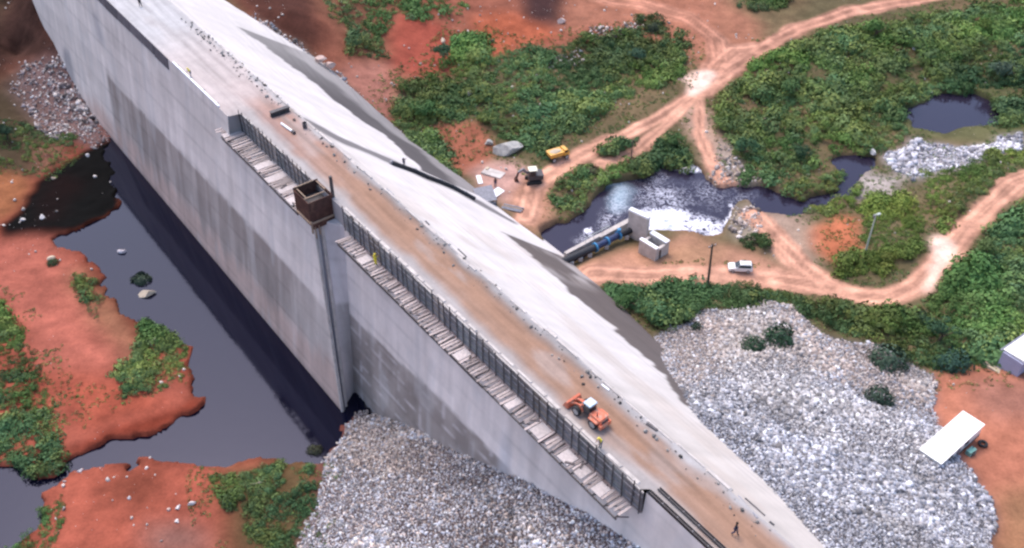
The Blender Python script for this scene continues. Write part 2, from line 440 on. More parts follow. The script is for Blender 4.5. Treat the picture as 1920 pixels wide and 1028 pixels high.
POND = [PXD([(1020, 445), (1080, 395), (1140, 352), (1180, 347), (1245, 316), (1310, 316), (1345, 347), (1400, 352), (1465, 362), (1520, 390), (1566, 362), (1575, 325), (1560, 300), (1590, 282), (1640, 290), (1645, 315), (1600, 348), (1560, 388), (1500, 408), (1440, 400), (1400, 382),
             (1372, 395), (1368, 440), (1345, 455), (1290, 445), (1250, 435), (1205, 432), (1120, 468), (1066, 500), (1030, 470)], WZD),
        PXD([(1682, 208), (1750, 180), (1835, 180), (1888, 226), (1866, 243), (1800, 234), (1760, 246), (1705, 243)], WZD)]
fi0, fi1 = int(np.argmin(np.abs(XA + 126))), int(np.argmin(np.abs(XA - 134))) + 1
fj0, fj1 = int(np.argmin(np.abs(YA - 30))), int(np.argmin(np.abs(YA - 252))) + 1
FX, FY = GX[fi0:fi1, fj0:fj1], GY[fi0:fi1, fj0:fj1]
FT = GT[fi0:fi1, fj0:fj1]
wx = FX + fbm(FX, FY, 4.0, 5) * 3.0; wy = FY + fbm(FX + 99, FY, 4.0, 5) * 3.0
wet_u = blur(inpoly(wx, wy, POOL), 1, 1); _ed = blur(wet_u > .2, 3) * (1 - blur(wet_u > .9, 1)); wet_d = blur(inpoly(wx, wy, POND[0]) | inpoly(wx, wy, POND[1]), 1)
FZ = GZ[fi0:fi1, fj0:fj1].copy()
k = smooth(.44, .62, wet_u + .22 * fbm(FX, FY, 1.1, 3)); FZ = np.where(FT < 47, FZ * (1 - k) + (WZU - 2.2) * k, FZ)
k = smooth(.25, .8, wet_d); FZ = np.where(FT > 60, FZ * (1 - k) + (-33.4) * k, FZ)
FZ = FZ + (fbm(FX, FY, 1.3, 3) * .14 + fbm(FX + 7, FY, .9, 2) * .1) * (FT < 44) * (wet_u < .3) + np.where(FT < 44, _ed * np.minimum(fbm(FX, FY, 2.2, 4), .1) * 1.5, 0)
dry = (FT < 44) & (wet_u < .2); FZ = np.where(dry, np.maximum(FZ, WZU + .12), FZ)
dry = (FT > 60) & (wet_d < .2); FZ = np.where(dry, np.maximum(FZ, WZD + .12), FZ)
GZ[fi0:fi1, fj0:fj1] = FZ
ins = (GT > 47) & (GT < TT - 1.2) & (GS < 266) & (GS > -5)
GZ = np.where(ins, np.minimum(GZ, np.minimum(face_z - 1.0, -2.0)), GZ)
ins2 = (GT > 41) & (GT <= 47) & (GS < 240)
GZ = np.where(ins2, np.minimum(GZ, -2.2), GZ)
FZ = GZ[fi0:fi1, fj0:fj1]
def ground(x, y):
    i = min(max((x + 126) / STEP, 0), FX.shape[0] - 1.001); j = min(max((y - 30) / STEP, 0), FX.shape[1] - 1.001)
    a, b = int(i), int(j); u, v = i - a, j - b
    return float((FZ[a, b] * (1 - u) + FZ[a + 1, b] * u) * (1 - v) + (FZ[a, b + 1] * (1 - u) + FZ[a + 1, b + 1] * u) * v)
def spot(px, py, z=-29.0):
    """ground point surveyed at a pixel"""
    for _ in range(6):
        x, y = at(px, py, z); z = .5 * z + .5 * ground(x, y)
    x, y = at(px, py, z)
    return Vector((x, y, ground(x, y)))
# ---- what covers the ground (a soil map in plan)
PXx, PYy = proj(FX, FY, FZ)
PXx = PXx + fbm(FX, FY, 5, 3) * 22; PYy = PYy + fbm(FX + 37, FY + 11, 5, 3) * 16
DN = FT > 48
def mask(pts, side, soft=2):
    m = inpoly(PXx, PYy, pts) & (DN if side == 'd' else ~DN)
    return blur(m, soft) if soft else m.astype(float)
base = np.zeros(FX.shape + (3,))
base[...] = np.where(DN[..., None], np.array([.125, .105, .055]), np.array([.30, .10, .062]))
v = (fbm(FX, FY, 14, 3) + .1)[..., None]
base = np.where(DN[..., None], base + np.clip(v, 0, 1) * np.array([.10, .045, .03]), base * (1 + v * .35))
def paint(pts, side, c, soft=2, k=1.0):
    global base
    m = (mask(pts, side, soft) * k)[..., None]
    base = base * (1 - m) + np.array(c) * m
RED, DRED, ORG, TAN, GREY, PINK = (.36, .105, .062), (.085, .034, .024), (.40, .15, .075), (.55, .305, .21), (.42, .40, .41), (.46, .25, .19)
paint([(380, -60), (1330, -60), (1330, 70), (1290, 92), (1180, 62), (960, 105), (900, 112), (845, 100), (800, 145), (740, 155), (730, 190), (770, 235), (730, 250), (600, 110), (470, 40)], 'd', (.27, .10, .062), 3)
paint([(420, -40), (590, -40), (610, 70), (580, 110), (480, 60)], 'd', DRED, 3)
paint([(735, 25), (840, 45), (860, 130), (790, 140), (715, 125)], 'd', (.34, .085, .055), 2)
paint([(880, 30), (960, 20), (1060, 60), (1000, 80), (930, 105), (890, 95)], 'd', (.42, .12, .06), 3)
paint([(960, -20), (1065, -20), (1062, 45), (985, 40)], 'd', (.06, .03, .028), 3)
paint([(640, 120), (720, 120), (745, 200), (720, 240), (660, 180)], 'd', (.38, .17, .125), 3)
paint([(575, -30), (740, -30), (720, 115), (660, 110), (640, 60)], 'd', (.16, .09, .05), 4, .6)
paint([(800, 232), (905, 228), (930, 290), (900, 330), (850, 325), (830, 300)], 'd', (.34, .125, .075), 2)
paint([(880, 318), (975, 300), (1010, 330), (990, 360), (960, 400), (930, 370), (890, 350)], 'd', (.48, .30, .25), 2)
paint([(975, 330), (1040, 335), (1035, 425), (990, 440), (960, 380)], 'd', (.45, .24, .155), 2)
paint([(1090, 495), (1120, 478), (1210, 460), (1290, 440), (1345, 462), (1400, 470), (1480, 505), (1540, 540), (1450, 540), (1320, 525), (1160, 535), (1120, 520)], 'd', (.43, .235, .155), 2)
paint([(1180, 470), (1240, 470), (1300, 445), (1360, 470), (1330, 500), (1220, 500)], 'd', (.33, .20, .11), 3, .6)
paint([(1515, 430), (1570, 400), (1605, 415), (1610, 465), (1560, 500), (1515, 465)], 'd', (.44, .15, .075), 2)
paint([(1390, 385), (1450, 375), (1520, 430), (1530, 500), (1480, 500), (1420, 440)], 'd', (.34, .25, .19), 3)
paint([(1280, 200), (1330, 200), (1345, 260), (1400, 335), (1345, 352), (1310, 290), (1290, 240)], 'd', (.40, .27, .20), 2)
paint([(1645, 780), (1740, 700), (1830, 680), (1960, 700), (2080, 740), (2140, 880), (2050, 1060), (1860, 1060), (1840, 940), (1740, 810)], 'd', (.42, .17, .105), 2)
paint([(1820, 700), (1960, 720), (1960, 790), (1850, 780), (1815, 740)], 'd', (.30, .14, .10), 3)
paint([(1860, 930), (1960, 900), (1960, 1060), (1870, 1060)], 'd', (.30, .16, .085), 3)
paint([(1590, 350), (1640, 325), (1700, 335), (1680, 360), (1610, 385)], 'd', (.40, .36, .33), 2)
RUB_R = [(1232, 640), (1300, 590), (1430, 558), (1500, 580), (1560, 640), (1650, 650), (1755, 700), (1742, 770), (1800, 860), (1850, 930), (1875, 1080), (1520, 1080), (1400, 880), (1300, 800), (1245, 690)]
RUB_P = [(1660, 285), (1720, 262), (1800, 275), (1920, 255), (1920, 280), (1840, 300), (1760, 320), (1720, 345), (1665, 320)]
RUB_U = [(680, 755), (600, 900), (552, 1028), (520, 1120), (1400, 1120), (1240, 1000), (1040, 880), (890, 810), (790, 760)]
RUB_L = [(45, 110), (110, 100), (215, 262), (180, 280), (120, 262), (60, 225), (30, 170)]
RUB_C = [(1345, 265), (1385, 275), (1420, 345), (1380, 360), (1330, 350)]
RUB_B = [(1365, 400), (1415, 385), (1430, 450), (1380, 455)]
RUB_T = [(470, 20), (540, 75), (640, 130), (690, 200), (760, 250), (740, 265), (640, 165), (560, 100), (470, 45)]
paint([(1670, 165), (1900, 160), (1960, 270), (1700, 265)], 'd', (.10, .115, .05), 4, .8)
paint(RUB_R, 'd', (.12, .117, .125), 1)  # dark ground colour paints in the shade of gaps between stones
paint(RUB_P, 'd', (.44, .42, .44), 2)
paint(RUB_C, 'd', (.36, .30, .25), 2)
paint(RUB_B, 'd', (.30, .26, .2), 2)
paint(RUB_T, 'd', (.26, .17, .13), 1, .7)
# upstream bank
paint([(-80, -60), (70, -60), (200, 240), (100, 120), (40, 110), (-80, 260)], 'u', (.075, .045, .035), 4)
paint([(-80, 190), (60, 110), (140, 250), (60, 340), (-80, 350)], 'u', (.085, .075, .045), 4)
paint(RUB_L, 'u', (.20, .155, .145), 3)
paint([(-40, 320), (30, 325), (62, 350), (30, 395), (-40, 440)], 'u', (.33, .16, .075), 2)
paint([(60, 268), (110, 262), (120, 300), (70, 320)], 'u', (.26, .15, .105), 3)
paint([(5, 447), (0, 432), (40, 385), (70, 345), (115, 308), (172, 276), (214, 262), (245, 330), (232, 418), (170, 440), (106, 452)], 'u', (.004, .002, .0017), 1)  # dark reflection of the hillside, painted into the bank colour
paint([(60, 380), (110, 330), (160, 330), (120, 400), (70, 420)], 'u', (.010, .004, .003), 3)  # browner middle of the painted reflection
paint([(-40, 452), (100, 440), (130, 480), (200, 600), (300, 690), (370, 770), (140, 840), (100, 740), (40, 600), (-40, 560)], 'u', (.43, .165, .115), 3)
paint([(60, 700), (240, 700), (360, 760), (150, 830)], 'u', (.38, .115, .068), 4)
paint([(125, 838), (250, 790), (372, 742), (385, 775), (290, 812), (150, 868)], 'u', (.27, .068, .038), 1)
paint([(150, 470), (185, 500), (275, 612), (255, 640), (195, 560)], 'u', (.17, .045, .03), 1)
paint([(110, 500), (160, 500), (270, 640), (240, 690), (180, 600)], 'u', (.26, .17, .095), 3, .8)
paint([(110, 880), (600, 860), (560, 1060), (60, 1060), (110, 960)], 'u', (.385, .128, .08), 2)
paint([(185, 900), (300, 880), (300, 950), (200, 960)], 'u', (.22, .075, .045), 3)
paint([(270, 980), (370, 975), (420, 1040), (280, 1050)], 'u', (.25, .15, .12), 3)
paint([(410, 885), (600, 860), (600, 940), (555, 1060), (420, 1060), (440, 960)], 'u', (.085, .10, .045), 3, .85)
paint(RUB_U, 'u', (.12, .113, .115), 2)  # gap shade under the upstream stones, painted into the ground
paint([(1060, -20), (1330, -20), (1420, 40), (1440, 110), (1350, 150), (1290, 110), (1180, 50), (1060, 60)], 'd', (.36, .16, .10), 4, .9)
# roads
ROADS = [([(1990, -30), (1800, 2), (1600, 32), (1490, 62), (1420, 100), (1360, 140), (1310, 172), (1250, 205), (1150, 255), (1060, 302), (1000, 345), (985, 400)], 4.6, -29),
         ([(980, 5), (1100, 8), (1200, 20), (1290, 40), (1345, 75), (1350, 110), (1325, 160)], 5.5, -28), ([(1440, 90), (1380, 95), (1340, 130)], 6.0, -28.5),
         ([(1325, 165), (1255, 225), (1190, 280), (1160, 300), (1125, 310)], 3.2, -30),
         ([(1310, 175), (1312, 250), (1350, 330), (1368, 345)], 3.2, -30.4),
         ([(2300, 250), (2100, 290), (1980, 322), (1900, 350), (1850, 395), (1800, 440), (1755, 500), (1715, 535), (1665, 556), (1590, 545), (1520, 527), (1450, 512), (1385, 508), (1290, 505), (1200, 508), (1110, 505)], 5.0, -29),
         ([(1420, 395), (1460, 445), (1510, 500), (1560, 540)], 4.6, -29.5)]
road = np.zeros(FX.shape)
rut = np.full(FX.shape, 9.0)
wob = fbm(FX, FY, 6, 3) * 1.3
for pts, wid, z in ROADS:
    d = seg_dist(FX, FY, [at(a, b, z) for a, b in pts])
    road = np.maximum(road, smooth(.7, -.7, d + wob - wid / 2))
    rut = np.minimum(rut, np.abs(d - wid * .24))
road *= DN
rc = np.zeros(base.shape); rc[...] = TAN
fade = smooth(1250, 1450, PXx)[..., None] * smooth(320, 250, PYy)[..., None]
rc = rc * (1 - .45 * fade) + np.array((.40, .20, .14)) * .45 * fade
lt = (smooth(.9, .2, rut) * .5 + np.clip(fbm(FX, FY, 4, 3), -.4, .6))[..., None]
rd = (smooth(1400, 1300, PXx) * smooth(150, 90, PYy))[..., None]; rc = rc * (1 - .7 * rd) + np.array((.38, .165, .105)) * .7 * rd
rc = rc * (1 + .42 * lt) * (1 - .26 * smooth(.5, .12, np.abs(rut - .75 - .3 * wob)) * smooth(-.4, .1, fbm(FX, FY, 7, 3)))[..., None] * (1 + .3 * fbm(FX + 60, FY, 1.4, 3))[..., None]
base = base * (1 - road[..., None]) + rc * road[..., None]
# dried pale puddle silt on the right-hand road and at the junction
for pts in ([(1748, 450), (1775, 435), (1795, 455), (1770, 490), (1745, 540), (1725, 545), (1745, 490)], [(1285, 140), (1330, 128), (1338, 160), (1290, 175)]):
    paint(pts, 'd', (.95, .68, .55), 1, 1.0)
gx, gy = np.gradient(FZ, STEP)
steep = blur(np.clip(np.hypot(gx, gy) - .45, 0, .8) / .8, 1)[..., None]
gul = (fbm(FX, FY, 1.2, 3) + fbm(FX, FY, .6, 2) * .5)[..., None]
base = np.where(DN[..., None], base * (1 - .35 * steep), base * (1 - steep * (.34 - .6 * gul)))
base = base * (1 + .22 * fbm(FX + 3, FY, 2.5, 4) + .14 * fbm(FX, FY + 9, 8, 3))[..., None]
base = np.clip(base * np.where(DN[..., None], np.array((.84, .80, .80)), np.array((.74, .60, .60))), .003, .9)
GC = np.zeros(GX.shape + (3,)); GC[...] = (.085, .09, .045)
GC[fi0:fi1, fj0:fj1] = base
edge = smooth(0, 14, np.minimum(np.minimum(GX - XA[fi0], XA[fi1 - 1] - GX), np.minimum(GY - YA[fj0], YA[fj1 - 1] - GY)))[..., None]
outc = np.where((GT < 48)[..., None], np.array((.10, .075, .045)), np.array((.10, .10, .05)))
GC = GC * edge + outc * (1 - edge)
ni, nj = GX.shape
idx = np.arange(ni * nj).reshape(ni, nj)
F = np.stack([idx[:-1, :-1], idx[1:, :-1], idx[1:, 1:], idx[:-1, 1:]], -1).reshape(-1, 4)
rg = np.zeros(GX.shape, bool); rg[fi0:fi1, fj0:fj1] = road > .5
isroad = (rg[:-1, :-1] & rg[1:, 1:]).ravel()
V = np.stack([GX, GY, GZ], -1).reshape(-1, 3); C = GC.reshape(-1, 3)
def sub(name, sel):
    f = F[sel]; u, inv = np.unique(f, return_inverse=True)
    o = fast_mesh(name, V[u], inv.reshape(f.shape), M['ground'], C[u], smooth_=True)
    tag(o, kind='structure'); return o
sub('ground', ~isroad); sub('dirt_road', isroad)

# ------------------------------------------------------------------ water
def grid_obj(name, x0, x1, y0, y1, z, step, m, colf=None, keep=None):
    xs = np.arange(x0, x1 + .01, step); ys = np.arange(y0, y1 + .01, step)
    X, Y = np.meshgrid(xs, ys, indexing='ij'); n, k = X.shape
    ii = np.arange(n * k).reshape(n, k)
    f = np.stack([ii[:-1, :-1], ii[1:, :-1], ii[1:, 1:], ii[:-1, 1:]], -1).reshape(-1, 4)
    if keep is not None:
        kp = keep(X, Y); f = f[(kp[:-1, :-1] & kp[1:, 1:]).ravel()]
    u, inv = np.unique(f, return_inverse=True)
    vv = np.stack([X.ravel(), Y.ravel(), np.full(X.size, z)], -1)[u]
    c = None if colf is None else colf(X, Y).reshape(-1, 3)[u]
    return fast_mesh(name, vv, inv.reshape(f.shape), m, c, smooth_=True)
tag(grid_obj('reservoir_water', -180, 10, 30, 225, WZU, 1.0, M['water'], keep=lambda X, Y: ST(X, Y)[1] < 45.5), kind='structure')
def foam_col(X, Y):
    px, py = proj(X, Y, np.full(X.shape, WZD))
    px = px + fbm(X, Y, 4, 3) * 26; py = py + fbm(X + 20, Y, 4, 3) * 18
    a = np.zeros(X.shape); g = np.zeros(X.shape)
    def spotf(cx, cy, rx, ry, k): return k * np.clip(1.15 - np.hypot((px - cx) / rx, (py - cy) / ry), 0, 1)
    for q in [(1248, 418, 60, 35, 1.35), (1300, 425, 72, 24, .72), (1350, 438, 34, 22, .85), (1368, 405, 14, 34, .7), (1250, 372, 70, 26, .34), (1165, 375, 34, 34, .4), (1150, 410, 30, 40, .3), (1110, 434, 14, 9, 1.3),
              (1290, 316, 30, 8, 1.0), (1320, 365, 60, 34, .25), (1100, 445, 40, 14, .3), (1230, 345, 40, 30, .2), (1395, 365, 40, 20, .2)]:
        a = np.maximum(a, spotf(*q))
    g = np.maximum(spotf(1168, 368, 34, 30, .8), spotf(1150, 352, 30, 12, .9))
    return np.stack([np.clip(a, 0, 1.4), np.clip(g, 0, .8), 0 * a], -1)
tag(grid_obj('river_water', -6, 130, 112, 225, WZD, .45, M['river'], foam_col, keep=lambda X, Y: ST(X, Y)[1] > 84), kind='structure')

# ------------------------------------------------------------------ the dam
dam = dthing('concrete_dam', 'long pale concrete gravity dam with stained upstream wall and white downstream slope', 'dam', 100, 50, -20)
def dgrid(name, S, Z, tf, zf, colf, m, parent=dam, s0=100, t0=50, z0=-20, sf=None):
    A, B = np.meshgrid(S, Z, indexing='ij')
    if sf is not None: A = sf(A, B)
    T = tf(A, B); ZZ = zf(A, B)
    x = A * UX + T * NX; y = A * UY + T * NY
    c = colf(A, T, ZZ, x, y).reshape(-1, 3)
    n, k = A.shape; ii = np.arange(n * k).reshape(n, k)
    f = np.stack([ii[:-1, :-1], ii[1:, :-1], ii[1:, 1:], ii[:-1, 1:]], -1).reshape(-1, 4)
    vv = np.stack([A - s0, -(T - t0), ZZ - z0], -1).reshape(-1, 3)
    return fast_mesh(name, vv, f, m, np.clip(c, .01, .92), parent, smooth_=True)
def dpaint(x, y, z, layers, c0, warp=8, A=None, T=None):
    px, py = proj(x, y, z)
    px = px + fbm(x + z, y - z, 6, 3) * warp; py = py + fbm(x - z + 40, y + z, 6, 3) * warp
    if A is not None:
        py = py + fbm(A, T * .1, 1.6, 4) * 26 + fbm(A * 1.3, T * .4, 1.1, 3) * 8
    c = np.zeros(x.shape + (3,)); c[...] = c0
    for pts, cc, soft, k in layers:
        m = inpoly(px, py, pts); m = blur(m, soft) if soft else m.astype(float)
        c = c * (1 - m[..., None] * k) + np.array(cc) * m[..., None] * k
    return c
def bands(c, z, x, y, s):
    """horizontal lift joints, formwork panels and long runs of wash-out below them"""
    lift = np.abs(((z + 100) % 2.4) - 1.2)
    c = c * (1 - .11 * smooth(1.02, 1.18, lift) * (.5 + smooth(-.3, .3, fbm(s, z, 5, 2))))[..., None]
    ps, pz = np.floor((s + .2) / 6.1), np.floor((z + 100) / 2.4)
    h = np.modf(np.abs(np.sin(ps * 12.99 + pz * 78.23) * 43758.5))[0] - .5
    hl = np.modf(np.abs(np.sin(pz * 38.1) * 4358.5))[0] - .5
    c = c * (1 + .10 * h + .10 * hl)[..., None]
    c = c * (1 + .14 * fbm(s, z * .10, 1.6, 4) + .10 * fbm(s + 9, z * .5, 7, 4))[..., None]
    ef = smooth(.14, .34, fbm(s * 1.0, z * .22 + 40, 2.4, 4))[..., None]      # pale lime runs
    return c * (1 - .3 * ef) + np.array((.60, .57, .56)) * .3 * ef
CONC, STAIN, PINKC = (.735, .655, .61), (.355, .30, .275), (.60, .43, .37)
def mixc(c, k, col): return c * (1 - k[..., None]) + np.array(col) * k[..., None]
def left_col(A, T, Z, x, y):
    c = dpaint(x, y, Z, [([(118, 90), (130, 95), (142, 160), (132, 160)], (.26, .25, .27), 1, .8), ([(172, 20), (182, 25), (196, 80), (186, 80)], (.40, .38, .40), 1, .7)], CONC, 4)
    run = fbm(A, Z * .07, 1.7, 4)
    zb = -16.4 - .9 * smooth(130, 186, A) + .5 * fbm(A, A * 0, 9, 3) + .35 * run
    st = smooth(.25, -.25, Z - zb) * smooth(187.5, 186, A + .5 * run)
    pk = smooth(-24.5, -29.5, Z + 3.5 * run + .02 * (A - 140)) * smooth(212, 196, A)
    dk = (.72 + .42 * smooth(-.25, .35, run)) * (.55 + .45 * smooth(104, 118, A))
    c = mixc(c, np.clip(st * dk, 0, 1), STAIN)
    c = mixc(c, pk * .85, PINKC)
    c = mixc(c, smooth(-31.2, -32.2, Z) * .5, (.33, .25, .22))
    return bands(c, Z, x, y, A)
def right_col(A, T, Z, x, y):
    run = fbm(A, Z * .07, 1.7, 4)
    c = np.zeros(A.shape + (3,)); c[...] = (.795, .70, .65)
    zb = -17.8 + .5 * fbm(A, A * 0, 6, 3) + .25 * run + .06 * (99 - A)
    dk = smooth(.25, -.25, Z - zb) * smooth(60.5, 62.5, A + .4 * run)
    c = mixc(c, dk * (.86 + .2 * smooth(-.3, .3, fbm(A, Z, 3, 3))), (.33, .28, .255))
    ln = np.maximum(smooth(.20, .05, np.abs((A + .35 * fbm(A, Z, 2)) % 5.2 - 2.6)), smooth(.2, .05, np.abs((Z + .6 * fbm(A, Z, 3)) % 2.4 - 1.2)))
    c = mixc(c, np.clip(dk * ln * (.6 + 1.2 * fbm(A + 5, Z, 4, 2)), 0, .9), (.64, .57, .55))
    wet = smooth(1.8, .4, np.abs(A - 62.5 + .8 * run)) * smooth(-8, -14, Z); c = mixc(c, wet * .5, (.62, .61, .64))
    cor = smooth(102, 99.5, A) ; cor = smooth(98.5, 101, A); c = mixc(c, cor * .4, (.42, .39, .39))
    return bands(c, Z, x, y, A)
def box_faces(fn): return fn
ZL = lambda top, bot, n: np.linspace(top, bot, n)
dgrid('upstream_face', np.arange(130, 268.1, .6), ZL(0, -40, 76), lambda a, z: left_t(z), lambda a, z: z, left_col, M['concrete'])
dgrid('upstream_face', np.linspace(102, 130, 57), ZL(-3.2, -40, 70), lambda a, z: left_t(z), lambda a, z: z, left_col, M['concrete'], sf=lambda a, z: a + (pier_s(z) - 102) * (130 - a) / 28)
dgrid('upstream_face', np.arange(-10, 102.01, .6), ZL(-3.2, -40, 70), lambda a, z: right_t(z), lambda a, z: z, right_col, M['concrete'])
dgrid('upstream_face', np.arange(-10, 41.01, .6), ZL(-.25, -3.2, 8), lambda a, z: right_t(z), lambda a, z: z, right_col, M['concrete'])
# end of the thicker left section: pier face, ledges and steps
def quad_strip(name, rows, colr, n=10):
    """rows: two polylines of equal length in (s,t,z)"""
    m = DB(); m.cur = colr
    for (a, b), (c, d) in zip(zip(rows[0][:-1], rows[0][1:]), zip(rows[1][:-1], rows[1][1:])): m.add([a, b, d, c], [(0, 1, 2, 3)])
    return m.build(name, M['concrete'], dam, 100, 50, -20, colors=True)
zz = np.linspace(-3.2, -40, 60)
def pier_col(A, T, Z, x, y):
    run = fbm(T * 2, Z * .1, 1.2, 3)
    c = np.zeros(A.shape + (3,)); c[...] = (.62, .565, .56)
    c = mixc(c, smooth(-15.5, -16.3, Z + .6 * run) * smooth(43.8, 45.0, T + .4 * run) * .75, (.33, .30, .29))
    c = mixc(c, smooth(-20, -26, Z + 2 * run) * .4, (.42, .38, .37))
    return bands(c, Z, x, y, T * 3)
_pa, _pz = np.meshgrid(np.linspace(0, 1, 12), zz, indexing='ij')
_t = left_t(_pz) * (1 - _pa) + right_t(_pz) * _pa; _s = pier_s(_pz) * (1 - _pa) + corner_s(_pz) * _pa
_c = pier_col(_s, _t, _pz, _s * UX + _t * NX, _s * UY + _t * NY).reshape(-1, 3)
_n, _k = _pa.shape; _i = np.arange(_n * _k).reshape(_n, _k)
fast_mesh('pier_face', np.stack([_s - 100, -(_t - 50), _pz + 20], -1).reshape(-1, 3), np.stack([_i[:-1, :-1], _i[1:, :-1], _i[1:, 1:], _i[:-1, 1:]], -1).reshape(-1, 4), M['concrete'], np.clip(_c, .01, .92), dam)
quad_strip('ledge', [[(pier_s(-3.2), left_t(-3.2), -3.2), (130, left_t(-3.2), -3.2)], [(corner_s(-3.2), 47.25, -3.2), (130, 47.2, -3.2)]], (.46, .44, .45))
quad_strip('step_face', [[(130, left_t(0), 0), (130, left_t(-3.2), -3.2)], [(130, 47.2, 0), (130, 47.2, -3.2)]], (.30, .28, .28))
quad_strip('ledge', [[(41, right_t(-3.2), -3.2), (102, right_t(-3.2), -3.2)], [(41, 47.2, -3.2), (102, 47.2, -3.2)]], (.46, .44, .45))
quad_strip('step_face', [[(41, right_t(-.25), -.25), (41, right_t(-3.2), -3.2)], [(41, 49, -.25), (41, 49, -3.2)]], (.44, .42, .44))
quad_strip('crest_wall', [[(41, 47.2, -3.3), (130, 47.2, -3.3)], [(41, 47.2, -.01), (130, 47.2, -.01)]], (.40, .37, .37))
# crest top: concrete shoulder, dirt in the middle
def crest_col(A, T, Z, x, y):
    tt = T + fbm(x, y, 5, 3) * 1.1
    c = np.zeros(A.shape + (3,)); c[...] = (.44, .40, .385)
    d1 = smooth(48.0, 49.6, tt) * smooth(54.2, 52.4, tt)
    d1 = d1 * smooth(150, 126, A + fbm(x, y, 8) * 12)
    dirt = np.zeros(c.shape); dirt[...] = (.40, .25, .18)
    far = smooth(95, 128, A)[..., None]
    dirt = dirt * (1 - far) + np.array((.46, .30, .255)) * far
    mid = smooth(1.5, .3, np.abs(tt - 51.4))[..., None]
    dirt = dirt * (1 - .25 * mid) + np.array((.38, .20, .115)) * .25 * mid
    c = c * (1 - d1[..., None]) + dirt * d1[..., None]
    pk = smooth(128, 134, A) * smooth(160, 140, A)
    c = c * (1 - pk[..., None] * .5) + np.array((.58, .44, .40)) * pk[..., None] * .5
    pc = (smooth(126, 138, A + 4 * fbm(x, y, 4, 3)) * .62)[..., None]; c = c * (1 - pc) + np.array((.66, .58, .555)) * pc
    g = smooth(150, 165, A)[..., None]; c = c * (1 - g) + np.array((.56, .54, .54)) * g
    gp = smooth(.08, .34, fbm(A * .25, T, 2.2, 4))[..., None] * .4; c = c * (1 - gp) + np.array((.47, .42, .40)) * gp
    for q in (49.5, 51.6): c = c * (1 - .16 * smooth(.5, .12, np.abs(T - q - .35 * fbm(A, A * 0 + q, 12, 2))) * smooth(-.3, .1, fbm(A, T, 5, 2)))[..., None]
    w = smooth(53.2, 54.0, tt)[..., None]; c = c * (1 - w) + np.array((.50, .475, .47)) * w
    wet = smooth(44, 60, A)[..., None] * smooth(1.2, .2, np.abs(tt - 53.4))[..., None] * smooth(125, 90, A)[..., None]
    c = c * (1 - .28 * wet)
    return c * .78
cr_t = np.concatenate([np.linspace(0, 1, 20)])
def crest_t(a, b):
    lo = np.where(a >= 130, 45.2, np.where(a <= 41, 47.9, 47.2)); return lo + b * (54.0 - lo)
dgrid('crest_top', np.arange(-10, 268.1, .5), np.linspace(0, 1, 22), crest_t, lambda a, b: 0.0 * b + .02 * fbm(a, b * 7, 3) * (b > .02) * (b < .98) - .0, crest_col, M['crest'])
# downstream slope
def slope_pt(px, py):
    best = None
    for i in range(500):
        z = -34 + 34 * i / 499; x, y = at(px, py, z); s_, t_ = ST(x, y)
        fz = 0 if t_ < 54 else -(t_ - 54) / ratio(s_)
        e = abs(fz - z)
        if best is None or e < best[0] - 1e-9: best = (e, s_, t_, z)
    return best[1:]
def lines(pts): return [slope_pt(*p) for p in pts]
NEARB = sorted(lines([(944, 439), (1000, 482), (1075, 557), (1145, 609), (1202, 662), (1250, 706), (1285, 760)]))
FARB = sorted(lines([(455, 56), (500, 90), (565, 135), (625, 185), (670, 220), (725, 255), (790, 318)]))
TOEL = sorted(lines([(1110, 526), (1163, 576), (1222, 620)]))
STRIPE = lines([(572, 228), (640, 262), (700, 288), (745, 308), (800, 334), (850, 354), (905, 384), (955, 412)])
def zline(L, A, pad):
    a = np.array(L); z = np.interp(A, a[:, 0], a[:, 2])
    return np.where((A < a[0, 0] - pad) | (A > a[-1, 0] + pad), -60.0, z)
def slope_col(A, T, Z, x, y):
    run = fbm(A, T * .09, 1.5, 4); r2 = fbm(A * .7, T * .5, 3, 4)
    c = np.zeros(A.shape + (3,)); c[...] = (.63, .58, .56)
    nb = smooth(75, 35, A + 8 * r2); c = mixc(c, nb * .8, (.54, .48, .435))
    c = mixc(c, smooth(-.02, .34, fbm(A * .5, T, 5, 4)) * smooth(130, 90, A) * .5, (.52, .44, .39))
    c = c * (1 + .09 * run + .10 * r2)[..., None]
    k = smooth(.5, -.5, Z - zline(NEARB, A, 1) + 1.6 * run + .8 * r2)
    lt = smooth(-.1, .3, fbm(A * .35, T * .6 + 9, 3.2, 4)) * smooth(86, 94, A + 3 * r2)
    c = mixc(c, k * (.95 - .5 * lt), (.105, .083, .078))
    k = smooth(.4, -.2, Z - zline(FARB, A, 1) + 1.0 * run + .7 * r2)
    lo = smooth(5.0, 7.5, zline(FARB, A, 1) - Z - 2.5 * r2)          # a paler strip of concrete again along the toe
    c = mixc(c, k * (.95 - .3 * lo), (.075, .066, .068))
    d = np.full(A.shape, 99.0); tot = 0
    for a, b in zip(STRIPE[:-1], STRIPE[1:]):
        dx, dy = b[0] - a[0], b[1] - a[1]; q = np.clip(((A - a[0]) * dx + (T - a[1]) * dy) / (dx * dx + dy * dy), 0, 1)
        d = np.minimum(d, np.hypot(A - a[0] - q * dx, T - a[1] - q * dy))
    c = mixc(c, smooth(2.6, 1.2, d + 1.4 * r2) * .85, (.11, .10, .105))
    c = mixc(c, smooth(2.2, .6, T - 54 + .8 * run) * smooth(128, 118, A) * smooth(-.35, .2, fbm(x, y, 3, 3)) * .35, (.40, .36, .34))
    c = mixc(c, smooth(150, 175, A) * .35, (.50, .47, .45))
    step = np.abs((Z + 60 + .05 * r2) % 1.2 - .6)
    c = c * (1 - .10 * smooth(.46, .58, step) * (.4 + smooth(-.2, .3, r2)))[..., None]
    return c
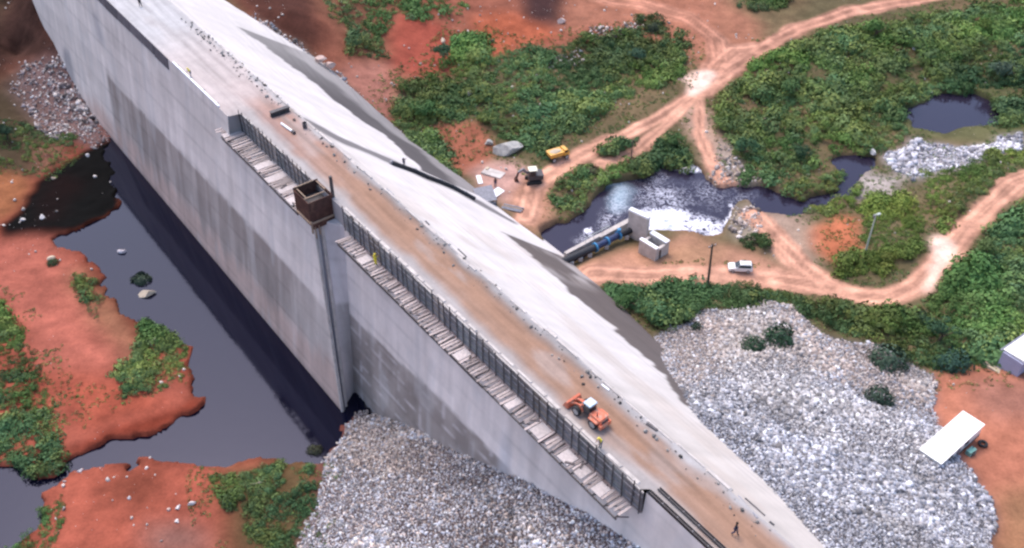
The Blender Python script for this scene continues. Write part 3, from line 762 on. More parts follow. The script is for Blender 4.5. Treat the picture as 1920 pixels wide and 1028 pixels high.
def sl_t(a, b): return 54 - ratio(a) * FOOT * b
def sl_z(a, b): return FOOT * b
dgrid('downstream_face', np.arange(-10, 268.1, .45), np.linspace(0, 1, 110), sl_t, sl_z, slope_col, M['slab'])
# irregular pale kerb of spilled concrete along the road edge
kb = DB()
s = 36.0
rr = random.Random(5)
while s < 150:
    L = rr.uniform(1.5, 4.5); w = rr.uniform(.2, .45); h = rr.uniform(.06, .22); t = 53.9 + rr.uniform(-.15, .2)
    kb.box((s + L / 2, t, h / 2 - .02), (L * .97, w, h), taper=.85)
    s += L + (rr.uniform(.3, 2) if rr.random() < .4 else 0)
kb.each('kerb', M['ledge'], dam, 100, 50, -20, bevel=.02)
lp = DB(); s = 42.0
while s < 99:
    L = rr.uniform(1.2, 3.2); lp.box((s + L / 2, 47.5, .06), (L * .98, rr.uniform(.3, .5), .14), taper=.9); s += L + (rr.uniform(.2, 1) if rr.random() < .3 else 0)
lp.each('crest_lip', M['ledge'], dam, 100, 50, -20, bevel=.02)
# steel gate guides on the pier corner
def off_(p, k=.12): return (p[0] - k, p[1], p[2])
for a_, w_, m_ in ((.03, .3, 'ledge'), (.27, .34, 'ledge')):
    g = DB(); g.bar(off_(pier_pt(a_, -2.6)), off_(pier_pt(a_, -36)), .4, w_)
    g.build('guide_rail', M[m_], dam, 100, 50, -20)
g = DB(); g.bar(off_(pier_pt(.15, -3.4), .04), off_(pier_pt(.15, -36), .04), .1, .75); g.build('guide_slot', M['greysteel'], dam, 100, 50, -20)
# ------------------------------------------------------------------ formwork fences and plank walkways along the crest
def formwork(label, s0, s1, t, zb, zt, seed, group):
    r = random.Random(seed)
    root = dthing('formwork_wall', label, 'formwork', (s0 + s1) / 2, t, zb, group)
    o = ((s0 + s1) / 2, t, zb)
    s = s0
    while s < s1 - .3:
        L = min(2.44, s1 - s); p = DB(); k = r.uniform(.75, 1.2)
        base_c = r.choice([(.27, .24, .235), (.22, .205, .20), (.31, .26, .23), (.25, .245, .24)])
        p.cur = tuple(v * k for v in base_c)
        dz = r.uniform(-.12, .1)
        p.box((s + L / 2, t - .03, (zb + zt + dz) / 2), (L - .03, .06, zt + dz - zb))
        p.build('panel', M['panel'], root, *o, colors=True)
        s += L
    w = DB()
    for z in (zb + .6, zb + 1.6, zb + 2.5): w.bar((s0, t - .13, z), (s1, t - .13, z), .1, .12)
    w.each('waler', M['greysteel'], root, *o)
    n = int((s1 - s0) / 1.3)
    for i in range(n + 1):
        s = s0 + (s1 - s0) * i / n + r.uniform(-.2, .2)
        up = DB(); tilt = r.uniform(-.12, .12)
        up.bar((s, t - .22, zb), (s + tilt, t - .2 + r.uniform(-.1, .1), zt + r.uniform(.3, 1.0)), .09, .11)
        up.build('upright', M['steel'], root, *o)
    tr = DB(); tr.cur = (.5, .46, .43)
    s = s0
    while s < s1 - 1:
        L = r.uniform(1.5, 3.5)
        if r.random() < .65: tr.box((min(s + L / 2, s1 - L / 2), t + .05, zt + .04), (L, .12, .07))
        s += L
    tr.each('top_rail', M['planks'], root, *o, colors=True)
    return root
formwork('dark formwork fence running between the dirt road and the long plank walkway', 41, 98.6, 47.06, -3.1, 0.0, 1, 'formwork fences on the dam crest')
formwork('short formwork fence beyond the rusty box at the far plank walkway', 105.8, 129.8, 47.06, -3.1, 0.0, 2, 'formwork fences on the dam crest')
def walkway(label, s0, s1, t0, t1, z, seed):
    r = random.Random(seed); mid = (s0 + s1) / 2
    root = dthing('plank_walkway', label, 'walkway', mid, t0, z, 'plank walkways hung on the wall')
    d = DB(); s = s0
    while s < s1:
        if r.random() < .38:                     # a sheet of decking
            L = r.uniform(.9, 1.7); k = r.uniform(.85, 1.1)
            d.cur = (.52 * k, .46 * k, .45 * k)
            d.box((s + L / 2, (t0 + t1) / 2 + r.uniform(-.05, .1), z + .02), (L, t1 - t0 - r.uniform(.1, .6), .05), rz=r.uniform(-.03, .03)); s += L + r.uniform(.05, .2)
        for _ in range(r.randint(2, 5)):
            w = r.uniform(.22, .32); k = r.uniform(.55, 1.1)
            d.cur = (.5 * k, .42 * k, .40 * k)
            le = t1 - t0 + r.uniform(-.5, .25)
            d.box((s + w / 2, t1 - le / 2, z + .03 + r.uniform(0, .05)), (w, le, .05), rz=r.uniform(-.1, .1)); s += w + r.uniform(.08, .5)
    d.build('plank_deck', M['planks'], root, mid, t0, z, colors=True)
    e = DB()
    s = s0
    while s < s1 - 1:
        L = min(r.uniform(4, 7), s1 - s); e.box((s + L / 2, t0 + .02, z - .2 + r.uniform(-.05, .05)), (L - .05, .16, .42 if s > 64 else .2)); s += L
    e.each('edge_beam', M['steel'], root, mid, t0, z)
    n = int((s1 - s0) / 1.7); b = DB()
    for i in range(n + 1):
        s = s0 + .2 + (s1 - s0 - .4) * i / n
        b.bar((s, t0 - .08, z - .1), (s, t1, z - .1), .1, .16)
        b.bar((s, t0 + .15, z - .16), (s, t1 - .1, z - 1.7), .08, .1)
    b.each('bracket', M['steel'], root, mid, t0, z, per=2)
    pl = DB()
    for i in range(int((s1 - s0) / 6)):
        s = r.uniform(s0, s1 - 2); pl.cur = (.13, .11, .11)
        pl.box((s, r.uniform(t0 + .5, t1 - .4), z + .12), (r.uniform(.3, 1.2), r.uniform(.1, .3), .1), rz=r.uniform(-1.5, 1.5))
    pl.each('offcut', M['planks'], root, mid, t0, z, colors=True)
walkway('long walkway of pale planks hung on the wall below the formwork fence', 42, 97, 44.75, 46.85, -3.1, 11)
walkway('short broken plank walkway hung on the wall beyond the rusty box', 106, 130.5, 43.7, 46.85, -3.1, 12)

# rusty steel box on the pier
bx = dthing('steel_formwork_box', 'open rusty brown steel formwork box on top of the pier end', 'formwork box', 104, 45.6, -3.1)
def bpart(name, m, *boxes, bevel=0.0):
    d = DB()
    for c, s_ in boxes: d.box(c, s_)
    return d.each(name, m, bx, 104, 45.6, -3.1, bevel=bevel)
bpart('front_panel', M['rust'], ((102.15, 45.55, -1.25), (.1, 3.7, 3.8)))
bpart('back_panel', M['rust'], ((106.2, 45.55, -1.1), (.1, 3.7, 4.0)))
bpart('side_panel', M['rust'], ((104.2, 43.75, -1.25), (4.0, .1, 3.8)))
bpart('side_panel', M['rust'], ((104.2, 47.35, -.8), (4.0, .1, 2.9)))
bpart('inner_floor', M['steel'], ((104.2, 45.55, -1.0), (3.9, 3.5, .1)))
bpart('rim_beam', M['timber'], ((103.2, 45.3, .72), (.14, 3.1, .14)), ((106.1, 45.3, .95), (.14, 2.8, .14)), ((104.8, 47.1, .75), (2.4, .14, .14)), ((104.6, 44.1, .75), (2.6, .12, .12)))
bpart('timber_waler', M['timber'], ((101.95, 45.7, -2.6), (.22, 4.3, .2)), ((101.9, 43.7, -3.2), (.2, .22, 1.9)), ((103.9, 43.6, -2.6), (4.0, .2, .18)))
bpart('lower_panel', M['rust'], ((101.97, 45.7, -3.2), (.12, 3.9, .85)))
bpart('corner_post', M['steel'], ((102.35, 47.55, .9), (.32, .36, 4.8)))
bpart('strut', M['timber'], ((101.88, 44.1, -4.2), (.12, .14, 1.9)), ((101.88, 44.7, -4.0), (.12, .12, 1.5)))
tb = dthing('tarpaulin_bundle', 'small blue-grey tarpaulin bundle tucked behind the rusty steel box', 'tarpaulin', 106.6, 45.6, -3.1)
d = DB(); d.blob((106.6, 45.6, -2.3), (.8, .9, .8), 2, .18, 4); d.build('bundle', M['tarp'], tb, 106.6, 45.6, -3.1, smooth_=True)
# dark panel band on the far crest edge, white straightedge, rails at the near end
fp = dthing('edge_formwork', 'long dark grey formwork band along the far crest edge', 'formwork', 205, 45, -1)
s = 152.6; rr = random.Random(9); ii = 0
while s < 262:
    L = rr.uniform(5.2, 6.4); p = DB(); kk = rr.uniform(.8, 1.15); p.cur = (.14 * kk, .125 * kk, .14 * kk)
    d_ = rr.uniform(-.15, .1)
    M3 = None
    p.hexa([(s, left_t(-1.7) - .16, -1.75 + d_), (s + L, left_t(-1.7) - .16, -1.75 + d_), (s + L, left_t(-1.7) - .06, -1.75 + d_), (s, left_t(-1.7) - .06, -1.75 + d_),
            (s, 45.2 - .14, .12), (s + L, 45.2 - .14, .12), (s + L, 45.2 - .03, .12), (s, 45.2 - .03, .12)])
    p.build('panel', M['panel'], fp, 205, 45, -1, colors=True); s += L + rr.choice([.03, .03, .25])
ws = dthing('white_straightedge', 'thin bright white screed bar lying along the crest edge beside the far worker', 'screed bar', 142, 45.3, .02)
d = DB(); d.box((142, 45.32, .14), (17.5, .3, .22)); d.build('bar', M['cap'], ws, 142, 45.3, .02, bevel=.02)
d = DB()
for q in (134.5, 139.5, 144.5, 149.5): d.box((q, 45.5, .1), (.15, .5, .16))
d.each('clamp', M['greysteel'], ws, 142, 45.3, .02)
for t, z, L0, L1, lab in ((47.75, -.12, 8, 40.8, 'dark steel channel lying on the wall edge nearest the bottom frame'), (48.55, .12, 20, 40.4, 'second dark steel channel set just inside the wall edge')):
    b = dthing('steel_channel', lab, 'steel channel', (L0 + L1) / 2, t, z, 'steel channels at the near crest edge')
    d = DB(); d.box(((L0 + L1) / 2, t, z), (L1 - L0, .34, .06)); d.box(((L0 + L1) / 2, t - .15, z + .13), (L1 - L0, .05, .22)); d.box(((L0 + L1) / 2, t + .15, z + .13), (L1 - L0, .05, .22))
    d.build('channel', M['steel'], b, (L0 + L1) / 2, t, z)
    d = DB()
    q = L0 + 1
    while q < L1: d.box((q, t, z + .06), (.1, .26, .06)); q += 2.0
    d.each('spacer', M['greysteel'], b, (L0 + L1) / 2, t, z)
# things lying about on the crest and slope
def on_crest(px, py): x, y = at(px, py, 0.0); return ST(x, y)
def lying(name, label, cat, px0, py0, px1, py1, w, h, m, group=None, z=.02, end=None):
    a = on_crest(px0, py0); b = on_crest(px1, py1)
    za = 0 if a[1] < 54 else -(a[1] - 54) / ratio(a[0])
    zb_ = 0 if b[1] < 54 else -(b[1] - 54) / ratio(b[0])
    zz_ = float(za + zb_) / 2
    root = dthing(name, label, cat, a[0], a[1], zz_, group)
    d = DB(); d.bar((a[0], a[1], float(za) + z + h / 2), (b[0], b[1], float(zb_) + z + h / 2), w, h); d.build('board', m, root, a[0], a[1], zz_, bevel=.01)
    if end:
        d = DB()
        for q in (.2, .8): d.box((a[0] + (b[0] - a[0]) * q, a[1] + (b[1] - a[1]) * q, zz_ + z + .02), (w * 1.6, w * .5, .06))
        d.each('batten', M['steel'], root, a[0], a[1], zz_)
    return root
bm_ = dthing('steel_beam', 'thick dark steel beam lying across the crest below the white slope', 'steel beam', *on_crest(508, 220), 0)
a = on_crest(506, 221); b = on_crest(541, 209)
for nm, w, h, z in (('web', .12, .7, .42), ('flange', .7, .1, .06), ('flange', .7, .1, .8)):
    d = DB(); d.bar((a[0], a[1], z), (b[0], b[1], z), w, h); d.build(nm, M['steel'], bm_, a[0], a[1], 0)
d = DB()
for q in (.15, .5, .85): d.box((a[0] + (b[0] - a[0]) * q, a[1] + (b[1] - a[1]) * q, .43), (.12, .62, .68), rz=0)
d.each('stiffener', M['steel'], bm_, a[0], a[1], 0)
pp = dthing('steel_pipe', 'white pipe with a dark end cap lying beside the thick dark beam', 'pipe', *on_crest(530, 235), 0)
a = on_crest(528, 234); b = on_crest(549, 249)
d = DB(); d.tube((a[0], a[1], .22), (b[0], b[1], .22), .18, n=14); d.build('barrel', M['cap'], pp, *on_crest(530, 235), 0, smooth_=False)
d = DB(); d.tube((b[0], b[1], .22), (b[0] - .55, b[1] + .0, .22), .27, n=14); d.build('end_cap', M['steel'], pp, *on_crest(530, 235), 0)
dr = dthing('oil_drum', 'small dark drum standing at the top of the white slope', 'drum', *on_crest(572, 240), 0)
a = on_crest(572, 240)
d = DB(); d.tube((a[0], a[1], 0), (a[0], a[1], .9), .32, n=18); d.build('barrel', M['steel'], dr, a[0], a[1], 0)
d = DB()
for z in (.02, .3, .6, .88): d.tube((a[0], a[1], z - .02), (a[0], a[1], z + .02), .345, n=18)
d.each('hoop', M['greysteel'], dr, a[0], a[1], 0)
BG = 'loose boards along the road edge'
lying('timber_board', 'dark board by the road edge, the one above the yellow vested worker', 'board', 858, 457, 874, 474, .18, .1, M['steel'], BG)
lying('timber_board', 'grey board at the edge of the white slope near the rusty box corner post', 'board', 724, 350, 737, 362, .2, .1, M['greysteel'], BG)
lying('timber_board', 'small dark board between two others on the white slope edge', 'board', 797, 406, 804, 415, .22, .12, M['steel'], BG)
lying('timber_board', 'longest dark board lying on white concrete near the walker in dark clothes', 'board', 1400, 922, 1437, 956, .16, .1, M['steel'], BG)
lying('timber_board', 'grey board on the road edge beside the longest dark board', 'board', 1385, 925, 1420, 972, .16, .08, M['greysteel'], BG)
lying('timber_board', 'stubby dark board at the near end of the white concrete', 'board', 1444, 973, 1453, 979, .25, .12, M['steel'], BG)
lying('timber_board', 'pale board at the road edge above the orange loader', 'board', 1128, 722, 1142, 733, .2, .12, M['cap'], BG)
lying('timber_board', 'broken dark board at the crumbled road edge below the orange loader', 'board', 1212, 795, 1232, 808, .3, .14, M['steel'], BG)
# hose across the slope
hs = [slope_pt(px, py) for px, py in [(735, 309), (755, 316), (778, 324), (800, 334), (826, 344), (850, 354), (872, 366), (890, 376)]]
h0 = hs[0]
hz = dthing('discharge_hose', 'thick dark hose trailing down the white slope towards the small shelter', 'hose', h0[0], h0[1], h0[2])
d = DB()
for a, b in zip(hs[:-1], hs[1:]): d.tube((a[0], a[1], a[2] + .3), (b[0], b[1], b[2] + .3), .4, .4, 10)
d.build('hose_body', M['pipe'], hz, *h0)
d = DB()
for a in hs[::2]: d.tube((a[0] + .15, a[1], a[2] + .3), (a[0] - .15, a[1], a[2] + .3), .48, n=12)
d.each('coupling', M['greysteel'], hz, *h0)

# ------------------------------------------------------------------ rocks
def ico():
    bm = bmesh.new(); bmesh.ops.create_icosphere(bm, subdivisions=1, radius=1.0)
    v = np.array([a.co[:] for a in bm.verts]); f = np.array([[q.index for q in p.verts] for p in bm.faces]); bm.free(); return v, f
IV, IF = ico()
def rock_templates(n, seed):
    g = np.random.default_rng(seed); out = []
    for _ in range(n):
        v = IV * (1 + g.uniform(-.32, .32, (len(IV), 1)))
        for _c in range(6):           # flatten against random cutting planes for faceted stones
            d = g.normal(size=3); d /= np.linalg.norm(d); k = g.uniform(.4, .72)
            h = v @ d; v = v - np.outer(np.maximum(h - k, 0), d)
        out.append(v)
    return out
RT = rock_templates(14, 2)
def rot_mats(n, g, flat=1.0):
    q = g.normal(size=(n, 4)); q[:, 1:3] *= flat; q /= np.linalg.norm(q, axis=1)[:, None]
    w, x, y, z = q.T
    return np.stack([1 - 2 * (y * y + z * z), 2 * (x * y - z * w), 2 * (x * z + y * w), 2 * (x * y + z * w), 1 - 2 * (x * x + z * z), 2 * (y * z - x * w), 2 * (x * z - y * w), 2 * (y * z + x * w), 1 - 2 * (x * x + y * y)], -1).reshape(n, 3, 3)
def scatter(name, temps, faces, pos, size, col, m, g, rot, smooth_=False, vcol=None):
    which = g.integers(0, len(temps), len(pos)); Vs = []; Fs = []; Cs = []; n0 = 0
    for k, (tv, tf) in enumerate(zip(temps, faces)):
        s_ = which == k; n = s_.sum()
        if not n: continue
        v = tv[None] * size[s_][:, None, :]
        v = np.einsum('nij,nkj->nki', rot[s_], v) + pos[s_][:, None, :]
        f = tf[None] + (np.arange(n) * len(tv))[:, None, None] + n0
        c = np.repeat(col[s_][:, None, :], len(tv), 1)
        if vcol is not None: c = c * vcol[k][None, :, None]
        Vs.append(v.reshape(-1, 3)); Fs.append(f.reshape(-1, tf.shape[1])); Cs.append(c.reshape(-1, 3)); n0 += n * len(tv)
    return fast_mesh(name, np.concatenate(Vs), np.concatenate(Fs), m, np.concatenate(Cs), smooth_=smooth_)
def sample(mask_, n, g):
    ii, jj = np.nonzero(mask_); k = g.integers(0, len(ii), n)
    x = FX[ii[k], jj[k]] + g.uniform(-.5, .5, n) * STEP; y = FY[ii[k], jj[k]] + g.uniform(-.5, .5, n) * STEP
    return x, y, FZ[ii[k], jj[k]]
def rubble(name, polys, side, n, smin, smax, cols, seed, patch=None, tan=None):
    g = np.random.default_rng(seed); m = np.zeros(FX.shape, bool)
    for p in polys: m |= mask(p, side, 0) > .5
    m &= ~((FT < 47) & (FZ < -32.9))
    x, y, z = sample(m, n, g)
    r = smin + (smax - smin) * g.random(n) ** 5.0
    r = r * (.72 + .75 * smooth(-.25, .45, fbm(x + seed, y, 7, 4)))
    size = r[:, None] * g.uniform(.6, 1.5, (n, 3))
    c = np.array(cols)[g.integers(0, len(cols), n)] * (.38 + 1.25 * g.random((n, 1)) ** 1.2) * (1 + .38 * fbm(x, y + seed, 9, 3))[:, None]
    if tan is not None:
        mt = blur(inpoly(PXx, PYy, tan), 4); kk = mt[np.clip(((x + 126) / STEP).round().astype(int), 0, FX.shape[0] - 1), np.clip(((y - 30) / STEP).round().astype(int), 0, FX.shape[1] - 1)]
        sw = g.random(n) < kk * .75; c[sw] = (np.array(TANS)[g.integers(0, 4, n)] * g.uniform(.6, 1.3, (n, 1)))[sw]
    if patch is not None:
        pn = fbm(x, y, 14, 3); k = smooth(-.05, .3, pn)[:, None]; c = c * (1 - k * .55) + c.mean(1, keepdims=True) * np.array(patch) * k * .55
    o = scatter(name, RT, [IF] * len(RT), np.stack([x, y, z + r * .25], -1), size, np.clip(c, .02, .85), M['rock'], g, rot_mats(n, g))
    return tag(o, kind='stuff')
GREYS = [(.34, .342, .385), (.39, .39, .43), (.28, .28, .31), (.45, .45, .49), (.34, .32, .325), (.56, .56, .59)]
TANS = [(.40, .33, .295), (.46, .38, .345), (.32, .265, .24), (.52, .465, .43)]
tag(rubble('rockfill_rubble', [RUB_R], 'd', 100000, .10, .38, GREYS, 21, (1.06, .98, .93), [(1225, 640), (1300, 585), (1430, 550), (1650, 640), (1765, 700), (1742, 780), (1640, 740), (1480, 680), (1380, 690), (1290, 740), (1250, 700)]), 'huge slope of broken grey rock against the downstream end of the dam', 'rockfill')
tag(rubble('bank_rubble', [RUB_U], 'u', 58000, .085, .32, [tuple(1.12 * q for q in c_) for c_ in GREYS + TANS[:2]], 22, (1.1, .97, .9), [(640, 760), (800, 780), (860, 850), (760, 900), (640, 880)]), 'grey rubble slope heaped against the foot of the upstream wall', 'rockfill')
tag(rubble('spoil_rubble', [RUB_P], 'd', 3200, .14, .6, [(.45, .43, .46), (.56, .54, .56), (.34, .33, .36)], 23), 'spread of pale broken rock beside the far pond and green scrub', 'rubble')
tag(rubble('shore_rubble', [RUB_L], 'u', 1500, .18, .6, [(.3, .25, .25), (.4, .35, .34), (.22, .18, .18), (.55, .5, .48)], 24), 'brown and pale stones on the dark bank where the wall meets the hillside', 'rubble')
tag(rubble('track_rubble', [RUB_C, RUB_B, [(1100, 60), (1212, 34), (1222, 58), (1110, 82)], [(1030, 105), (1085, 95), (1090, 120), (1035, 128)]], 'd', 900, .15, .5, TANS, 25), 'tan stones edging the sandy spit by the churning pool', 'rubble')
tag(rubble('toe_rubble', [RUB_T], 'd', 700, .15, .6, TANS + GREYS[:2], 26), 'loose stones along the top of the far toe of the dam', 'rubble')
# loose stones all over the bare soil
g = np.random.default_rng(31)
fr = (PXx > -150) & (PXx < 2330) & (PYy > -120) & (PYy < 1140) & ~ins[fi0:fi1, fj0:fj1] & ~ins2[fi0:fi1, fj0:fj1]
x, y, z = sample(fr & (road < .3) & (fbm(FX, FY, 12, 3) > .05) & (wet_u < .3) & (wet_d < .3), 2600, g)
r = .07 + .38 * g.random(len(x)) ** 6
o = scatter('loose_stones', RT, [IF] * len(RT), np.stack([x, y, z + r * .2], -1), r[:, None] * g.uniform(.7, 1.3, (len(x), 3)), np.array([(.62, .55, .5)]) * g.uniform(.5, 1.25, (len(x), 1)), M['rock'], g, rot_mats(len(x), g))
tag(o, 'pale loose stones strewn over the red soil', 'stones', kind='stuff')
# crumbs along the far road edge of the crest
n = 420; g = np.random.default_rng(33)
s_ = np.concatenate([g.uniform(128, 165, n // 2), g.uniform(30, 128, n - n // 2)]); t_ = 53.2 + g.normal(0, .55, n)
tz = np.where(t_ < 54, 0.0, -(t_ - 54) / ratio(s_))
r = .05 + .22 * g.random(n) ** 3
o = scatter('crest_debris', RT, [IF] * len(RT), np.stack([s_ * UX + t_ * NX, s_ * UY + t_ * NY, tz + r * .4], -1), r[:, None] * g.uniform(.7, 1.5, (n, 3)), np.array([(.19, .18, .17)]) * g.uniform(.3, 1.6, (n, 1)), M['rock'], g, rot_mats(n, g))
tag(o, 'grey crumbs of concrete and mud along the crest road edge', 'debris', kind='stuff')
# boulders one can point to
def boulder(px, py, z, sx, sy, sz, col, label, rz=0.0, group=None, seed=0, sub_=3, sink=.25):
    if px < 400: z = U(z)
    p = spot(px, py, z)
    if p.z < z - .3: p = Vector((*at(px, py, z), z))
    bmm = bmesh.new(); bmesh.ops.create_icosphere(bmm, subdivisions=sub_, radius=1.0)
    gg = np.random.default_rng(seed + 77); cuts = []
    for _ in range(9):
        dd = gg.normal(size=3); dd /= np.linalg.norm(dd); cuts.append((dd, gg.uniform(.5, .85)))
    for v_ in bmm.verts:
        c = np.array(v_.co)
        for dd, kk in cuts:
            h = c @ dd
            if h > kk: c = c - (h - kk) * dd
        c *= 1 + .07 * (vnoise(c[0] * 5 + seed, c[1] * 5 + c[2] * 3, 1.0))
        v_.co = Vector((c[0] * sx, c[1] * sy, c[2] * sz + sz * (1 - 2 * sink) * .6))
    me = bpy.data.meshes.new('boulder'); bmm.to_mesh(me); bmm.free()
    ca = me.color_attributes.new('col', 'FLOAT_COLOR', 'POINT')
    cc = np.ones((len(me.vertices), 4), np.float32); cc[:, :3] = col; ca.data.foreach_set('color', cc.ravel())
    o = link_mesh('boulder', me, M['rock']); o.location = p; o.rotation_euler = (0, 0, rz)
    return tag(o, label, 'boulder', group)
WHT, BEI, PNK, GRY = (.66, .62, .6), (.55, .45, .34), (.55, .41, .36), (.42, .40, .37)
boulder(230, 473, -22.0, .95, .5, .5, (.6, .54, .56), 'pale boulder alone in the blue pool', 0, seed=1)
boulder(278, 553, -22.0, 1.6, .75, .9, BEI, 'beige block-shaped boulder beside the weed patch in the pool', .35, seed=2)
boulder(80, 409, -21.2, .72, .6, .6, WHT, 'round white boulder on the black painted reflection', 0, seed=3)
boulder(43, 413, -21.2, .5, .4, .45, WHT, 'small white boulder on the left end of the black painted reflection', .6, seed=4)
boulder(165, 293, -21.4, .5, .45, .45, WHT, 'white boulder at the dark water edge close to the wall', 0, seed=5)
boulder(100, 335, -21, .55, .4, .4, BEI, 'tan boulder at the upper edge of the black painted reflection', .4, seed=6)
boulder(178, 332, -21.6, .4, .35, .35, WHT, 'lone small white boulder where the black painted reflection meets the wall reflection', 0, seed=18)
boulder(95, 487, -20.7, .9, .6, .6, BEI, 'tan boulder in weeds at the tip of the red bank', .4, seed=7)
boulder(950, 285, -29.5, 3.4, 2.0, 1.7, GRY, 'big grey rock outcrop above the muddy work area', .3, seed=8)
boulder(916, 270, -29, 1.0, .8, .8, GRY, 'smaller grey boulder beside the big outcrop', 0, seed=9)
boulder(880, 178, -28, .95, .7, .8, WHT, 'white boulder in the scrub above the red clearing', .2, seed=10)
boulder(832, 164, -27, .8, .9, .7, BEI, 'cream boulder at the edge of the red bank scrub', .2, seed=11)
boulder(602, 113, -19, 1.4, .9, .8, PNK, 'pink boulder, larger of the pair at the far toe of the dam', .2, seed=12)
boulder(621, 124, -20, 1.2, .8, .8, PNK, 'pink boulder, smaller of the pair at the far toe of the dam', -.3, seed=13)
boulder(831, 78, -24, .5, .9, .7, BEI, 'upright cream boulder on the bright red slope', 0, seed=14)
boulder(1595, 93, -28.5, .9, .8, 1.2, WHT, 'bright white upright boulder in the green scrub', 0, seed=15)
boulder(1715, 93, -28.5, .55, .55, .8, WHT, 'small white boulder right of the upright one in the scrub', 0, seed=16)
boulder(1637, 288, -30.5, .45, .9, .7, WHT, 'white slab at the end of the narrow purple pond arm', .3, seed=17)
boulder(1052, 42, -26, 1.1, .7, .9, PNK, 'pink boulder by the dark pit near the top road', .3, seed=19)
boulder(1290, 318, -31, 1.5, .5, .5, WHT, 'flat white rock on the upper shore of the churning pool', 0, seed=20)
boulder(360, 945, -20, .6, .3, .35, WHT, 'long white stone in the cluster on the lower red bank', .5, seed=21)
boulder(334, 952, -20, .35, .45, .35, WHT, 'upright white stone in the cluster on the lower red bank', -.4, seed=22)
boulder(332, 978, -20, .42, .35, .3, WHT, 'round white stone below the cluster on the lower red bank', .2, seed=23)
boulder(316, 956, -20, .3, .3, .28, PNK, 'pinkish stone left of the white cluster on the lower red bank', .2, seed=24)
boulder(243, 934, -20, .3, .32, .3, WHT, 'single pale stone beside the brown hollow on the red bank', .2, seed=25)
boulder(150, 884, -21.5, .5, .3, .3, WHT, 'white stone at the narrow neck between the two pools', .7, seed=26)

# ------------------------------------------------------------------ vegetation
def bush_template(nl, seed, lsz=.3, flat=.8):
    g = np.random.default_rng(seed)
    lobes = g.normal(size=(7, 3)); lobes[:, 2] = np.abs(lobes[:, 2]); lobes /= np.linalg.norm(lobes, axis=1)[:, None]
    d = g.normal(size=(nl, 3)); d[:, 2] = np.abs(d[:, 2]) * .9 - .12; d /= np.linalg.norm(d, axis=1)[:, None]
    near = (d @ lobes.T).max(1)
    rad = (.42 + .58 * np.clip((near - .3) / .7, 0, 1)) * g.uniform(.62, 1.05, nl)
    p = d * rad[:, None]; p[:, 2] *= flat
    nrm = d + g.normal(size=(nl, 3)) * .34; nrm /= np.linalg.norm(nrm, axis=1)[:, None]
    a = np.cross(nrm, g.normal(size=(nl, 3))); a /= np.linalg.norm(a, axis=1)[:, None]; b = np.cross(nrm, a)
    s_ = lsz * g.uniform(.55, 1.2, nl)[:, None]
    q = np.stack([p - a * s_ * .5, p + b * s_ * .34, p + a * s_ * .6, p - b * s_ * .34], 1)
    tint = np.repeat(g.uniform(.8, 1.22, nl), 4)
    return q.reshape(-1, 3), np.arange(nl * 4).reshape(nl, 4), tint
BT = [bush_template(96, i, .29, .8) for i in range(8)]
GREENS = np.array((1.5, 1.38, 1.08)) * np.array([(.058, .122, .040), (.072, .138, .046), (.085, .142, .050), (.068, .115, .055), (.096, .142, .055), (.056, .114, .058), (.046, .098, .045)])
def scrub(name, polys, side, n, rmin, rmax, seed, label, tone=None, keep=1.0):
    g = np.random.default_rng(seed); m = np.zeros(FX.shape, bool)
    for p in polys: m |= mask(p, side, 0) > .5
    m &= (road < .4) & ~ins[fi0:fi1, fj0:fj1]
    m &= (wet_u < .5) & (wet_d < .5)
    if keep < 1: m &= fbm(FX + seed * 9, FY, 7, 3) > np.quantile(fbm(FX + seed * 9, FY, 7, 3)[m], 1 - keep)
    x, y, z = sample(m, n, g)
    big = smooth(-.35, .45, fbm(x + 7, y + seed, 7, 3))
    r = (rmin + (rmax * 1.15 - rmin) * g.random(n) ** 2.4) * (.55 + .75 * big)
    pn = fbm(x, y + 31, 11, 3) + g.normal(0, .10, n)
    ki = np.clip(((pn + .55) / 1.1 * len(GREENS)).astype(int), 0, len(GREENS) - 1)
    c = GREENS[ki] * g.uniform(.88, 1.15, (n, 1)) * (1 + .75 * np.clip(fbm(x + 70, y, 15, 3), -.55, .8))[:, None] * (1 + np.clip(fbm(x, y + 170, 12, 3), -.5, .5)[:, None] * np.array((.32, .06, -.2)))
    if tone is not None: c = c * np.array(tone)
    size = r[:, None] * np.stack([g.uniform(.85, 1.25, n), g.uniform(.85, 1.25, n), g.uniform(.75, 1.35, n)], -1)
    o = scatter(name, [b[0] for b in BT], [b[1] for b in BT], np.stack([x, y, z - r * .1 + 1.5 * smooth(-.1, .55, fbm(x, y + seed, 4.5, 3)) * min(1.0, rmax / 1.6)], -1), size, np.clip(c, .008, .3), M['leaf'], g, rot_mats(n, g, .12), vcol=[b[2] for b in BT])
    return tag(o, label, 'scrub', kind='stuff')
S1 = [(850, 68), (900, 74), (960, 100), (1180, 64), (1290, 85), (1290, 130), (1200, 180), (1050, 262), (1022, 300), (945, 262), (905, 228), (860, 220), (742, 205), (740, 165), (800, 138), (848, 110)]
S2 = [(1340, 190), (1420, 112), (1480, 82), (1560, 60), (1700, 30), (2300, -60), (2300, 300), (1875, 240), (1800, 190), (1700, 200), (1690, 262), (1640, 285), (1545, 290), (1500, 335), (1400, 342), (1380, 280), (1338, 240)]
S3 = [(1045, 318), (1160, 262), (1290, 205), (1270, 240), (1240, 255), (1310, 308), (1240, 318), (1150, 345), (1080, 388), (1035, 392)]
S4 = [(1140, 545), (1320, 530), (1460, 540), (1510, 575), (1430, 558), (1330, 580), (1245, 622), (1200, 600)]
S5 = [(1800, 505), (1860, 425), (1960, 370), (2300, 330), (2300, 700), (1960, 640), (1840, 680), (1760, 690), (1650, 645), (1500, 585), (1470, 545), (1640, 590), (1735, 595)]
